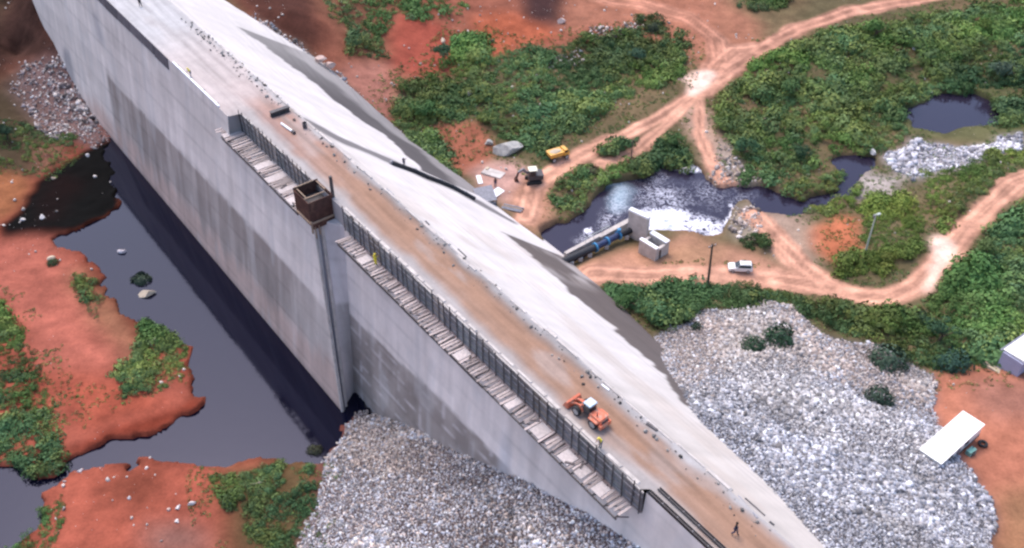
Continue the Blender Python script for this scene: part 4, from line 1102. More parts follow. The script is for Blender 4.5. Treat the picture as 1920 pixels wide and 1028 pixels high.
S6 = [(1610, 385), (1700, 362), (1745, 405), (1725, 465), (1655, 520), (1580, 522), (1565, 500), (1625, 470), (1610, 420)]
S7 = [(1740, 325), (1830, 300), (1930, 280), (1930, 330), (1830, 370), (1780, 430), (1745, 400)]
S8 = [(728, 200), (862, 190), (872, 228), (800, 236), (835, 300), (868, 335), (800, 292), (745, 240)]
S9 = [(575, -40), (720, -40), (735, 40), (705, 115), (660, 100), (640, 40)]
S10 = [(690, -40), (860, -40), (880, 25), (760, 42)]
S11 = [(1300, -40), (1530, -40), (1480, 18), (1400, 24)]
S12 = [(1460, 340), (1580, 330), (1600, 300), (1640, 330), (1600, 375), (1570, 400), (1510, 395)]
S13 = [(1380, 455), (1440, 440), (1470, 470), (1420, 480)]
S14 = [(1200, 40), (1245, 40), (1245, 65), (1200, 65)]
tag(scrub('scrub', [S1, S3], 'd', 3000, .55, 1.7, 41, 'green scrub thicket between the red slope and the dirt track'), cat='scrub')
scrub('scrub', [S2], 'd', 6200, .6, 2.1, 42, 'broad dense green scrub along the right side of the top dirt road', keep=.88)
scrub('scrub', [S4, S13], 'd', 1000, .5, 1.6, 43, 'strip of green scrub between the lower track and the rock slope')
scrub('scrub', [S5], 'd', 5200, .6, 2.0, 44, 'dense green scrub below the right-hand bend of the road')
scrub('scrub', [S6, S7, S12], 'd', 1500, .5, 1.4, 45, 'olive scrub around the light pole and the pale rock spread', (1.25, 1.05, .9))
scrub('scrub', [S8], 'd', 420, .6, 1.7, 46, 'bushy scrub beside the far toe of the dam')
scrub('scrub', [S9, S10, S11, S14], 'd', 1100, .5, 1.5, 47, 'patchy dark scrub on the red hillside at the top', (.9, .85, .95))
U1 = [(-60, 560), (15, 575), (60, 645), (98, 740), (118, 850), (100, 895), (60, 890), (-60, 850)]
U2 = [(205, 700), (268, 638), (352, 648), (352, 712), (300, 730), (235, 748)]
U3 = [(132, 512), (178, 525), (200, 570), (185, 605), (150, 560)]
U4 = [(395, 895), (520, 872), (600, 880), (575, 960), (552, 1060), (470, 1060), (420, 1040), (440, 960)]
U5 = [(60, 965), (108, 930), (112, 1060), (-40, 1060), (30, 1010)]
U6 = [(-60, 215), (60, 235), (150, 258), (120, 300), (60, 330), (-60, 330)]
U7 = [(268, 600), (320, 612), (356, 650), (270, 640)]
scrub('scrub', [U1, U5], 'u', 1200, .4, 1.2, 51, 'green scrub along the left margin of the red bank')
scrub('scrub', [U2, U7], 'u', 520, .4, 1.15, 52, 'rounded green thicket on the point of the red bank')
scrub('scrub', [U4], 'u', 520, .35, .9, 53, 'low green scrub at the left foot of the grey rubble slope', keep=.7)
scrub('scrub', [U3, U6], 'u', 620, .35, 1.1, 54, 'weedy scrub on the dark bank at the far left', (.8, .8, .8), keep=.8)
# low weeds everywhere on the green ground
TT_ = [bush_template(16, 90 + i, .5, .45) for i in range(6)]
g = np.random.default_rng(61)
allg = np.zeros(FX.shape, bool)
for p in (S1, S2, S3, S4, S5, S6, S7, S8, S12): allg |= mask(p, 'd', 0) > .5
near_g = blur(allg, 10) > .08
wm = fr & DN & near_g & (road < .25) & (wet_d < .3) & (mask(RUB_R, 'd', 0) < .5)
x, y, z = sample(wm, 15000, g); r = g.uniform(.2, .65, len(x))
c = GREENS[g.integers(0, len(GREENS), len(x))] * np.array((1.2, 1.05, 1.0)) * g.uniform(.7, 1.3, (len(x), 1))
o = scatter('weeds', [b[0] for b in TT_], [b[1] for b in TT_], np.stack([x, y, z], -1), r[:, None] * np.ones((1, 3)), c, M['leaf'], g, rot_mats(len(x), g, .1), vcol=[b[2] for b in TT_])
tag(o, 'low olive weeds between the bushes', 'weeds', kind='stuff')
wm = fr & ~DN & (fbm(FX + 5, FY, 9, 3) > .12) & (wet_u < .15) & ((mask(U4, 'u', 6) + mask(U1, 'u', 6) + mask(U2, 'u', 6) + mask(U6, 'u', 5) + mask(U3, 'u', 4)) > .06)
x, y, z = sample(wm, 1500, g); r = g.uniform(.2, .5, len(x))
c = GREENS[g.integers(0, len(GREENS), len(x))] * g.uniform(.8, 1.5, (len(x), 1))
o = scatter('weeds', [b[0] for b in TT_], [b[1] for b in TT_], np.stack([x, y, z], -1), r[:, None] * np.ones((1, 3)), c, M['leaf'], g, rot_mats(len(x), g, .1), vcol=[b[2] for b in TT_])
tag(o, 'low weeds scattered on the red upstream bank', 'weeds', kind='stuff')
# woods on the hills beyond the picture
g = np.random.default_rng(62); n = 3800
x = g.uniform(-420, 420, n); y = g.uniform(150, 560, n)
px_, py_ = proj(x, y, np.full(n, -20.0))
s_, t_ = ST(x, y)
k_ = ((py_ < -60) | (px_ < -160) | (px_ > 2330)) & ~((t_ > 40) & (t_ < 95) & (s_ < 262)) & ~((t_ < 45) & (s_ < 175))
x, y = x[k_], y[k_]
ii = np.clip(np.searchsorted(XA, x), 0, ni - 1); jj = np.clip(np.searchsorted(YA, y), 0, nj - 1)
z = GZ[ii, jj]; r = g.uniform(1.6, 3.6, len(x))
c = GREENS[g.integers(0, len(GREENS), len(x))] * g.uniform(.7, 1.2, (len(x), 1))
o = scatter('hillside_woods', [b[0] for b in BT], [b[1] for b in BT], np.stack([x, y, z], -1), r[:, None] * np.array([[1, 1, 1.2]]), c, M['leaf'], g, rot_mats(len(x), g, .1), vcol=[b[2] for b in BT])
tag(o, 'dark wooded hillside beyond the ends of the dam', 'woods', kind='stuff')
# single shrubs
def shrub(px, py, z, r, label, tone=(.035, .075, .04), seed=0, h=1.0, group=None):
    if px < 600 and py > 400: z = U(z)
    p = spot(px, py, z)
    if p.z < WZU: p = Vector((*at(px, py, WZU), WZU - .1))
    root = thing('shrub', label, 'shrub', p, seed * 1.3, group)
    st = MB(); rr = random.Random(seed)
    for i in range(6):
        q = i * 1.05 + rr.random(); st.tube((0, 0, -.1), (math.cos(q) * r * .45, math.sin(q) * r * .45, r * h * .65), .06 * r, .025 * r, 6)
    st.build('stem', M['bark'], root)
    r *= 1.3; v, f, tint = bush_template(760, 500 + seed, .17, .85 * h)
    gg = np.random.default_rng(seed)
    c = np.array(tone)[None] * tint[:, None]
    v = v * r; v[:, 2] += r * .12
    fast_mesh('crown', v, f, M['leaf'], c, root)
    return root
shrub(1461, 640, -28.5, 2.3, 'big round dark green shrub on the pale rock slope', seed=1)
shrub(1411, 655, -28, 1.7, 'smaller dark shrub just left of the big round one', seed=2)
shrub(1664, 682, -28, 2.6, 'wide grey-green shrub at the right edge of the rock slope', (.05, .085, .055), seed=3, h=.8)
shrub(1648, 752, -27, 1.9, 'dark shrub where the rock slope meets the red yard', (.035, .06, .04), seed=4)
shrub(1785, 685, -28, 2.3, 'blue-green shrub at the corner of the red yard', (.035, .08, .055), seed=5)
shrub(1722, 600, -29, 1.6, 'shrub under the road bend among pale rocks', (.05, .09, .04), seed=12)
shrub(1305, 614, -28, .8, 'tiny dark shrub on the upper rock slope', (.035, .06, .04), seed=6)
shrub(1224, 56, -26.5, 1.8, 'lone dark shrub on the red ground near the top road', (.045, .06, .035), seed=7, h=.8)
shrub(265, 524, -22, 1.5, 'flat green weed patch standing in the blue pool', (.05, .075, .05), seed=8, h=.35)
shrub(100, 495, -20.8, .9, 'small bush beside the tan boulder on the red bank', (.05, .09, .04), seed=9)
shrub(590, 845, -21, 1.0, 'brownish bush at the corner of the pool below the wall', (.06, .065, .04), seed=10, h=.6)
shrub(1110, 322, -30, 1.3, 'dry brownish bush between the two track branches', (.10, .085, .05), seed=11, h=.6)

def tree(px, py, z, r, h, label, tone, seed):
    p = spot(px, py, z)
    root = thing('tree', label, 'tree', p, seed * .9, None)
    rr = random.Random(seed); tk = MB(); tk.tube((0, 0, -.3), (.1 * r, .05, h * .5), .09 * r, .06 * r, 8)
    for i in range(6):
        q = i * 1.05 + rr.random() * .6; tk.tube((.1 * r, .05, h * (.32 + .03 * i)), (math.cos(q) * r * .6, math.sin(q) * r * .6, h * .62 + rr.random() * .3), .045 * r, .02 * r, 6)
    tk.build('trunk', M['bark'], root)
    gg = np.random.default_rng(seed); Vs = []; Cs = []
    for i in range(9):
        q = gg.uniform(0, 6.28); d_ = r * gg.uniform(.15, .75); rr_ = r * gg.uniform(.38, .62)
        v, f, tint = bush_template(130, 700 + seed * 11 + i, .26, .8)
        Vs.append(v * rr_ + np.array([math.cos(q) * d_, math.sin(q) * d_, h * gg.uniform(.55, .85)])); Cs.append(np.array(tone)[None] * tint[:, None] * gg.uniform(.8, 1.25))
    V_ = np.concatenate(Vs); fast_mesh('crown', V_, np.arange(len(V_)).reshape(-1, 4), M['leaf'], np.concatenate(Cs), root)
    return root
for a in [(830, 112, -26, 2.6, 3.6, 'dark green tree at the corner between two bright red slopes', (.05, .10, .05), 1), (800, 222, -28, 3.0, 3.0, 'broad green tree beside the far toe of the dam', (.06, .13, .04), 2),
          (1195, 120, -29, 2.3, 3.2, 'rounded blue-green tree in the scrub beside the top track', (.06, .12, .07), 3), (1395, 295, -30.5, 2.6, 3.8, 'dark leafy tree on the river bank beside the tan stones', (.05, .11, .05), 4),
          (1640, 70, -28, 3.2, 3.6, 'bright green tree under the top dirt road', (.08, .16, .04), 5), (1760, 640, -29, 2.6, 3.6, 'deep green tree above the corner of the red yard', (.045, .10, .05), 6),
          (1180, 580, -30, 2.4, 3.0, 'green tree at the dam toe beside the rock slope', (.06, .125, .04), 7), (1880, 150, -29, 3.4, 3.6, 'grey-green tree by the far purple pond', (.07, .105, .07), 8),
          (1480, 180, -30, 2.8, 3.2, 'large light green tree in the middle of the broad scrub', (.085, .15, .05), 9), (1850, 480, -28, 2.4, 3.2, 'olive green tree inside the bend of the right road', (.09, .135, .045), 10),
          (1500, 300, -30.8, 2.4, 2.8, 'dark spreading tree over the narrow river arm', (.04, .085, .04), 11), (1265, 275, -30.5, 2.2, 2.6, 'bushy tree above the upper shore of the churning pool', (.07, .14, .045), 12),
          (1840, 60, -27.5, 2.2, 3.0, 'yellow-green tree near the top right of the scrub', (.12, .18, .04), 13), (15, 262, -21, 2.2, 3.0, 'very dark tree at the left edge above the black mud', (.025, .055, .03), 14)]:
    if a[0] < 100: a = (a[0], a[1], U(a[2])) + a[3:]
    tree(*a)
# ------------------------------------------------------------------ poles
def vpole(px, py, z, top_py, r0, r1, m):
    p = spot(px, py, z)
    lo, hi = 0.0, 25.0
    for _ in range(40):
        h = (lo + hi) / 2
        if proj(p.x, p.y, p.z + h)[1] > top_py: lo = h
        else: hi = h
    return p, h
p, h = vpole(1327, 536, -30, 456, .17, .12, None)
root = thing('utility_pole', 'tall dark wooden utility pole at the edge of the lower track', 'utility pole', p, .5)
MB().tube((0, 0, -.4), (-.45, .0, h), .24, .16, 10).build('shaft', M['polewood'], root)
MB().bar((-1.15, 0, h - .5), (.3, 0, h - .5), .12, .14).build('crossarm', M['polewood'], root)
mb = MB()
for q in (-1.05, -.6, .2): mb.tube((q, 0, h - .43), (q, 0, h - .2), .06, .04, 8)
mb.each('insulator', M['cap'], root)
p, h = vpole(1622, 474, -29, 402, .12, .1, None)
root = thing('lamp_post', 'slim pale lamp post standing in the olive scrub', 'lamp post', p, .4)
MB().tube((0, 0, -.3), (0, 0, h), .17, .11, 10).build('shaft', M['galv'], root)
MB().tube((0, 0, h - .25), (.35, -.1, h + .05), .07, .05, 8).build('bracket', M['galv'], root)
MB().box((.45, -.12, h + .02), (.75, .45, .22), taper=.8).build('lamp_head', M['galv'], root, bevel=.03)
MB().box((.45, -.12, h - .12), (.55, .35, .05)).build('lens', M['light'], root)
MB().box((-.12, .15, h - .45), (.35, .3, .5)).build('junction_box', M['greysteel'], root, bevel=.02)
p, h = vpole(1182, 312, -30, 263, .12, .1, None)
root = thing('utility_pole', 'thin dark pole between the two dirt track branches', 'utility pole', p, .9)
MB().tube((0, 0, -.3), (.05, 0, h), .14, .09, 10).build('shaft', M['polewood'], root)
MB().bar((-.5, 0, h - .3), (.6, 0, h - .3), .1, .1).build('crossarm', M['polewood'], root)

# ------------------------------------------------------------------ outlet pipe, valve chamber
def lv(px, py, z): x, y = at(px, py, z); return Vector((x, y, z))
PZ = -29.3
pa, pb, pc, pd = lv(1066, 486, PZ), lv(1116, 464, PZ), lv(1160, 441, PZ), lv(1200, 424, PZ)
root = thing('outlet_pipe', 'dark blue and black steel outlet pipe with bright blue flanges leading from the dam toe', 'pipe', (pa.x, pa.y, PZ - 1))
off = Vector((pa.x, pa.y, PZ - 1))
pz = (pb - pa).normalized()
MB().tube(pa - pz * 4, pb, .62, n=20).build('black_section', M['pipe'], root, off=off)
MB().tube(pb, pc, .56, n=20).build('blue_section', M['bluepipe'], root, off=off)
MB().tube(pc, pd + (pd - pc).normalized() * 1.2, .6, n=20).build('end_section', M['pipe'], root, off=off)
for q, k_ in ((pb, 1.0), (pc, .85), ((pb + pc) / 2, .75)):
    dd = (pd - pa).normalized() * .16
    f_ = MB().tube(q - dd, q + dd, .62 + .26 * k_, n=20).build('flange', M['bluecollar'], root, off=off)
MB().box(pc + Vector((0, 0, .75)), (.4, .4, .6)).tube(pc + Vector((0, 0, 1.0)), pc + Vector((0, 0, 1.35)), .35, n=12).build('valve_wheel', M['bluecollar'], root, off=off)
sd = MB()
for q in (.12, .45, .8):
    c_ = pa.lerp(pb, q); sd.box(c_ + Vector((0, 0, -.75)), (.7, 1.6, .7))
for q in (.25, .7):
    c_ = pb.lerp(pd, q); sd.box(c_ + Vector((0, 0, -.75)), (.7, 1.5, .7))
sd.each('saddle', M['ledge'], root, off=off)
wl0, wl1 = lv(1060, 477, -29.6), lv(1182, 412, -29.6)
rt = thing('concrete_wall', 'low pale concrete wall beside the outlet pipe along the pool', 'wall', (wl0.x, wl0.y, -31))
MB().bar(wl0 + Vector((0, 0, -.8)), wl0.lerp(wl1, .5) + Vector((0, 0, -.8)), .7, 2.2).bar(wl0.lerp(wl1, .5) + Vector((0, 0, -.9)), wl1 + Vector((0, 0, -.9)), .95, 2.0).build('wall_body', M['ledge'], rt, off=(wl0.x, wl0.y, -31))
pr = MB()
for q in (.3, .42, .55, .66): pr.tube(wl0.lerp(wl1, q) + Vector((0, 0, .3)), wl0.lerp(wl1, q) + Vector((0, 0, 1.2)), .05, n=6)
pr.bar(wl0.lerp(wl1, .3) + Vector((0, 0, 1.2)), wl0.lerp(wl1, .66) + Vector((0, 0, 1.2)), .06, .06).build('handrail', M['galv'], rt, off=(wl0.x, wl0.y, -31))
g_ = MB()
rr = random.Random(3)
# valve chamber: local frame, x to the picture's right-down
vz = -30.2
va = lv(1199, 449, -27.6); vb = lv(1230, 468, -27.6); vc = lv(1252, 456, -27.6)
vr = thing('valve_chamber', 'grey concrete valve chamber with tall white-capped wall beside the white foam', 'valve house', (vb.x, vb.y, vz))
vo = (vb.x, vb.y, vz)
ex = (vb - va).normalized(); L1 = (vb - va).length
ey = Vector((-ex.y, ex.x, 0)); 
if (vc - vb).dot(ey) < 0: ey = -ey
L2 = max(2.6, abs((vc - vb).dot(ey)) * 1.25)
def vbox(m_, a0, a1, b0, b1, z0, z1):
    P_ = [va + ex * a + ey * b for a, b in ((a0, b0), (a1, b0), (a1, b1), (a0, b1))]
    return m_.hexa([Vector((q.x, q.y, z0)) for q in P_] + [Vector((q.x, q.y, z1)) for q in P_])
m_ = MB(); vbox(m_, 0, L1, 0, .75, vz - .6, -27.7); vbox(m_, 0, L1, L2 - .9, L2, vz - .6, -27.7); vbox(m_, 0, .5, .75, L2 - .9, vz - .6, -28.2); vbox(m_, L1 - .5, L1, .75, L2 - .9, vz - .6, -28.0)
m_.each('chamber_wall', M['ledge'], vr, off=vo)
m_ = MB(); vbox(m_, -.04, L1 + .04, -.04, .7, -27.69, -27.5); vbox(m_, -.04, L1 + .04, L2 - .95, L2 + .04, -27.69, -27.45); m_.each('wall_cap', M['cap'], vr, off=vo)
m_ = MB(); vbox(m_, .5, L1 - .5, .75, L2 - .9, vz - .3, -29.2); m_.build('slot_floor', M['steel'], vr, off=vo)
m_ = MB(); vbox(m_, L1 - .03, L1 + .04, L2 * .28, L2 * .42, vz, -28.4); m_.build('door_opening', M['steel'], vr, off=vo)
ta, tb = lv(1182, 391, -25), lv(1217, 407, -25)
MB().bar(ta + Vector((0, 0, -4.3)), tb + Vector((0, 0, -4.3)), .8, 8.0).build('tall_wall', M['ledge'], vr, off=vo)
MB().bar(ta + Vector((0, 0, -.12)) - (tb - ta) * .02, tb + Vector((0, 0, -.12)) + (tb - ta) * .02, .95, .36).build('wall_cap', M['cap'], vr, off=vo)
# gush of white water below the chamber
bm = bmesh.new(); bmesh.ops.create_grid(bm, x_segments=44, y_segments=30, size=1.0)
fc = lv(1246, 420, WZD)
for v_ in bm.verts:
    q = math.hypot(v_.co.x, v_.co.y)
    hgt = max(0, 1 - q) * .9 + (float(fbm(v_.co.x * 5, v_.co.y * 5, 1.2, 3)) * .7) * max(0, 1.05 - q)
    v_.co = Vector((v_.co.x * 2.4, v_.co.y * 2.2, hgt - .12 * (q > .82) - .25 * max(0, q - .75)))
me = bpy.data.meshes.new('foam'); bm.to_mesh(me); bm.free()
me.polygons.foreach_set('use_smooth', [True] * len(me.polygons))
fo = link_mesh('foam', me, M['foam']); fo.location = fc + Vector((0, 0, .02)); fo.rotation_euler = (0, 0, -.4)
tag(fo, 'heap of white churning foam at the valve chamber', 'foam', kind='stuff')

# ------------------------------------------------------------------ shelter on the concrete pad near the toe
sp = spot(912, 384, -30)
rt = thing('pump_shelter', 'small grey shelter with sloping sheet roof and dark open side at the dam toe', 'shelter', sp, R(20))
MB().hexa([(-2.0, -1.4, 1.6), (1.6, -1.4, 1.6), (1.6, 1.6, 2.9), (-2.0, 1.6, 2.9), (-2.0, -1.4, 1.7), (1.6, -1.4, 1.7), (1.6, 1.6, 3.0), (-2.0, 1.6, 3.0)]).build('roof', M['greysteel'], rt)
MB().box((-1.85, .05, 1.0), (.1, 2.7, 2.2)).build('side_wall', M['steel'], rt)
MB().box((-.2, 1.45, 1.35), (3.4, .1, 2.9)).build('back_wall', M['steel'], rt)
MB().box((0, -1.2, .55), (3.2, .1, 1.3)).build('low_wall', M['greysteel'], rt)
mb = MB()
for x_, y_, h_ in ((1.5, -1.3, 1.65), (1.5, 1.4, 2.85), (-1.9, -1.3, 1.65), (-1.9, 1.45, 2.85)): mb.box((x_, y_, h_ / 2 - .2), (.12, .12, h_ + .3))
mb.each('post', M['steel'], rt)
MB().box((-.2, 0, .35), (1.4, 1.0, .9)).tube((.5, 0, .4), (1.2, 0, .4), .25, n=12).build('pump', M['pipe'], rt)
def sheet(px, py, z, lx, ly, rz, label, mat_, tilt=.15):
    p = spot(px, py, z); root = thing('building_sheet', label, 'sheet', p + Vector((0, 0, .05)), rz, 'white sheets on the concrete pad')
    mb = MB(); n = 10
    for i in range(n):
        x0 = -lx / 2 + lx * i / n; x1 = x0 + lx / n; c0 = .05 * (i % 2); c1 = .05 * ((i + 1) % 2)
        mb.hexa([(x0, -ly / 2, c0), (x1, -ly / 2, c1), (x1, ly / 2, c1 + tilt * ly), (x0, ly / 2, c0 + tilt * ly), (x0, -ly / 2, c0 + .03), (x1, -ly / 2, c1 + .03), (x1, ly / 2, c1 + .03 + tilt * ly), (x0, ly / 2, c0 + .03 + tilt * ly)])
    mb.build('corrugated_sheet', mat_, root)
    MB().box((0, 0, tilt * ly * .25), (lx * .9, .1, .12)).build('batten', M['timber'], root)
sheet(932, 362, -30, 2.6, 1.6, .9, 'white corrugated sheet leaning behind the grey shelter', M['cap'])
sheet(899, 338, -30, .9, 2.6, .2, 'narrow white sheet lying left of the person by the shelter', M['cap'], .05)
rt = thing('concrete_slab', 'pale concrete slab on the muddy ground by the shelter', 'slab', spot(925, 326, -30) + Vector((0, 0, .05)), -.5)
MB().box((0, 0, .05), (4.2, 2.2, .35)).build('slab_body', M['ledge'], rt, bevel=.04)
MB().box((-1.6, .6, .3), (.5, .8, .25)).build('upstand', M['tan'], rt, bevel=.03)
rt = thing('pipe_stack', 'bundle of grey pipes on the ground where the toe meets the mud', 'pipes', spot(960, 392, -30), R(-20))
for i in range(4):
    MB().tube((-1.8, -.6 + i * .4, .2), (1.9 + .2 * (i % 2), -.6 + i * .4, .22), .17, n=10).build('pipe', M['greysteel'] if i != 2 else M['timber'], rt)

# ------------------------------------------------------------------ vehicles
def wheel(parent, x, y, z, r, w, rimr=.55, name='wheel'):
    t = MB(); n = 24
    prof = [(-w / 2, r * .72), (-w / 2, r * .94), (-w * .36, r), (w * .36, r), (w / 2, r * .94), (w / 2, r * .72)]
    pts = []; fs = []
    for i in range(n):
        q = 2 * math.pi * i / n
        for a, b in prof: pts.append((b * math.cos(q), a, b * math.sin(q)))
    k = len(prof)
    for i in range(n):
        for j in range(k):
            fs.append((i * k + j, i * k + (j + 1) % k, ((i + 1) % n) * k + (j + 1) % k, ((i + 1) % n) * k + j))
    e = bpy.data.objects.new(name, None); COL.objects.link(e); e.parent = parent; e.location = (x, y, z)
    t.add(pts, fs).build('tyre', M['rubber'], e, smooth_=False)
    rm = MB(); rm.tube((0, -w * .42, 0), (0, w * .42, 0), r * .73, n=20); rm.tube((0, -w * .5, 0), (0, w * .5, 0), r * .25, n=12); rm.build('rim', M['rim'], e)
    return e
# wheel loader on the crest, nose up the dam
ls, lt_ = on_crest(1093, 788)
ld = thing('wheel_loader', 'orange articulated wheel loader with pale blue cab roof on the crest road', 'wheel loader', W(ls, 49.3, .02), DAM_RZ + R(4)); ld.scale = (.73, .73, .73)
MB().prism([(-3.1, .75), (-3.1, 1.55), (-2.85, 1.95), (-.9, 2.05), (-.75, 1.6), (-.75, .8)], -.85, .85).build('engine_hood', M['orange'], ld, bevel=.06)
MB().box((-3.15, 0, .95), (.45, 2.2, .7)).build('counterweight', M['orange'], ld, bevel=.08)
MB().box((-3.1, 0, 1.55), (.06, 1.2, .5)).build('grille', M['steel'], ld)
MB().box((-1.0, 0, .95), (3.6, 1.0, .5)).box((.9, 0, 1.0), (1.5, .85, .6)).build('chassis', M['steel'], ld, bevel=.04)
cabm = MB(); cabm.prism([(-.75, 1.35), (-.7, 2.95), (.45, 2.95), (.75, 1.9), (.7, 1.35)], -.68, .68); cb = cabm.build('cab', M['steel'], ld, bevel=.03)
MB().hexa([(-.85, -.8, 2.95), (.62, -.8, 2.95), (.62, .8, 2.95), (-.85, .8, 2.95), (-.78, -.72, 3.12), (.54, -.72, 3.12), (.54, .72, 3.12), (-.78, .72, 3.12)]).build('cab_roof', M['cabroof'], ld, bevel=.03)
for y_ in (-.7, .7): MB().box((-.1, y_, 2.35), (1.0, .03, .95)).build('side_window', M['glass'], ld)
MB().hexa([(.48, -.6, 2.88), (.47, .6, 2.88), (.78, .6, 1.95), (.78, -.6, 1.95), (.52, -.6, 2.9), (.51, .6, 2.9), (.82, .6, 1.96), (.82, -.6, 1.96)]).build('windscreen', M['glass'], ld)
MB().box((-.78, 0, 2.45), (.03, 1.1, .7)).build('rear_window', M['glass'], ld)
MB().prism([(.55, .9), (.6, 1.7), (1.35, 1.75), (1.6, 1.1), (1.5, .75)], -.7, .7).build('front_frame', M['orange'], ld, bevel=.04)
for y_ in (-1.05, 1.05):
    MB().hexa([(-2.75, y_ - .33, 1.52), (-1.0, y_ - .33, 1.52), (-1.0, y_ + .33, 1.52), (-2.75, y_ + .33, 1.52), (-2.6, y_ - .3, 1.66), (-1.2, y_ - .3, 1.66), (-1.2, y_ + .3, 1.66), (-2.6, y_ + .3, 1.66)]).build('fender', M['orange'], ld, bevel=.03)
    MB().bar((1.0, y_ * .5, 1.7), (2.2, y_ * .5, 1.35), .16, .34).bar((2.2, y_ * .5, 1.38), (3.05, y_ * .5, .6), .16, .3).build('lift_arm', M['orange'], ld, bevel=.02)
    MB().tube((1.0, y_ * .35, 1.2), (2.1, y_ * .42, 1.15), .08, n=8).build('lift_cylinder', M['greysteel'], ld)
    wheel(ld, -1.85, y_, .75, .75, .55); wheel(ld, 1.45, y_, .75, .75, .55)
    MB().box((.72, y_ * .78, 1.98), (.1, .2, .16)).build('headlight', M['light'], ld, bevel=.02)
    MB().box((-3.12, y_ * .72, 1.4), (.06, .18, .22)).build('tail_light', M['redlight'], ld)
MB().bar((1.2, 0, 1.95), (2.3, 0, 1.85), .18, .2).bar((2.3, 0, 1.85), (2.95, 0, 1.15), .14, .2).build('tilt_link', M['orange'], ld)
prof = [(2.95, .12), (2.9, .7), (3.1, 1.2), (3.4, 1.3), (3.18, 1.05), (3.08, .65), (3.15, .24), (4.05, .12), (4.05, .05)]
bk = MB(); bk.prism(prof, -1.35, 1.35)
for y_ in (-1.36, 1.3): bk.prism([(2.95, .12), (2.9, .7), (3.1, 1.2), (3.4, 1.28), (4.0, .15), (4.05, .05)], y_, y_ + .06)
bk.build('bucket', M['orange'], ld)
MB().tube((-2.0, .45, 2.0), (-2.0, .45, 2.75), .08, n=10).build('exhaust', M['steel'], ld)
ml = MB()
for y_ in (-.95, .95): ml.box((.62, y_, 2.3), (.06, .22, .34)); ml.bar((.6, y_ * .75, 2.7), (.62, y_, 2.45), .04, .04)
ml.each('mirror', M['steel'], ld, per=2)
# white estate car on the track
p = spot(1387, 507, -30)
car = thing('parked_car', 'white estate car with dark windows parked on the lower dirt track', 'car', p + Vector((0, 0, .02)), R(176))
body = MB(); body.prism([(-1.95, .35), (-2.0, .75), (-1.95, 1.02), (.75, 1.05), (1.85, .92), (2.02, .7), (2.0, .35)], -.82, .82); body.build('body', M['white'], car, bevel=.07)
MB().hexa([(-1.9, -.76, 1.0), (.8, -.76, 1.0), (.8, .76, 1.0), (-1.9, .76, 1.0), (-1.72, -.62, 1.62), (.1, -.62, 1.62), (.1, .62, 1.62), (-1.72, .62, 1.62)]).build('cabin', M['white'], car, bevel=.05)
MB().hexa([(.15, -.6, 1.58), (.17, .6, 1.58), (.86, .68, 1.05), (.86, -.68, 1.05), (.19, -.6, 1.61), (.2, .6, 1.61), (.92, .68, 1.07), (.92, -.68, 1.07)]).build('windscreen', M['glass'], car)
for sg in (-1, 1):
    MB().hexa([(-1.7, sg * .755, 1.1), (.55, sg * .755, 1.1), (.12, sg * .655, 1.54), (-1.6, sg * .655, 1.54), (-1.7, sg * .785, 1.1), (.55, sg * .785, 1.1), (.12, sg * .685, 1.54), (-1.6, sg * .685, 1.54)]).build('side_window', M['glass'], car)
    for x_ in (-1.25, 1.3): wheel(car, x_, sg * .74, .33, .33, .2)
    MB().box((2.0, sg * .6, .75), (.08, .34, .16)).build('headlight', M['light'], car, bevel=.02)
    MB().box((-1.98, sg * .68, .85), (.06, .16, .3)).build('tail_light', M['redlight'], car)
    MB().bar((-1.5, sg * .52, 1.7), (-.1, sg * .52, 1.7), .05, .05).build('roof_rail', M['greysteel'], car)
MB().box((1.99, 0, .45), (.14, 1.6, .22)).build('bumper', M['greysteel'], car, bevel=.03)
MB().box((-1.9, 0, 1.32), (.05, 1.1, .4)).build('rear_window', M['glass'], car)
# small yellow tipper on the track
p = spot(1046, 298, -29.7)
tr = thing('dump_truck', 'small yellow dump truck with dark chassis on the dirt track', 'dump truck', p + Vector((0, 0, .03)), R(28))
MB().box((0, 0, .75), (4.0, .8, .25)).build('chassis', M['steel'], tr)
tp = MB(); tp.hexa([(-2.0, -.85, 1.0), (.7, -.85, 1.0), (.7, .85, 1.0), (-2.0, .85, 1.0), (-2.2, -1.05, 1.9), (.85, -1.05, 1.9), (.85, 1.05, 1.9), (-2.2, 1.05, 1.9)])
tp.build('tipper_body', M['yellow'], tr, bevel=.04)
MB().blob((-.6, 0, 1.75), (1.3, .85, .4), 3, .08, 5).build('load', M['tan'], tr, smooth_=True)
MB().prism([(.95, .8), (.95, 2.15), (1.75, 2.1), (2.1, 1.45), (2.15, .8)], -.85, .85).build('cab', M['yellow'], tr, bevel=.05)
MB().hexa([(1.77, -.7, 2.0), (1.77, .7, 2.0), (2.1, .75, 1.45), (2.1, -.75, 1.45), (1.82, -.7, 2.02), (1.82, .7, 2.02), (2.15, .75, 1.47), (2.15, -.75, 1.47)]).build('windscreen', M['glass'], tr)
for sg in (-1, 1):
    MB().box((1.35, sg * .86, 1.7), (.6, .03, .45)).build('side_window', M['glass'], tr)
    for x_ in (-1.3, 1.5): wheel(tr, x_, sg * .8, .48, .48, .36)
    MB().box((2.16, sg * .6, 1.05), (.05, .25, .16)).build('headlight', M['light'], tr)
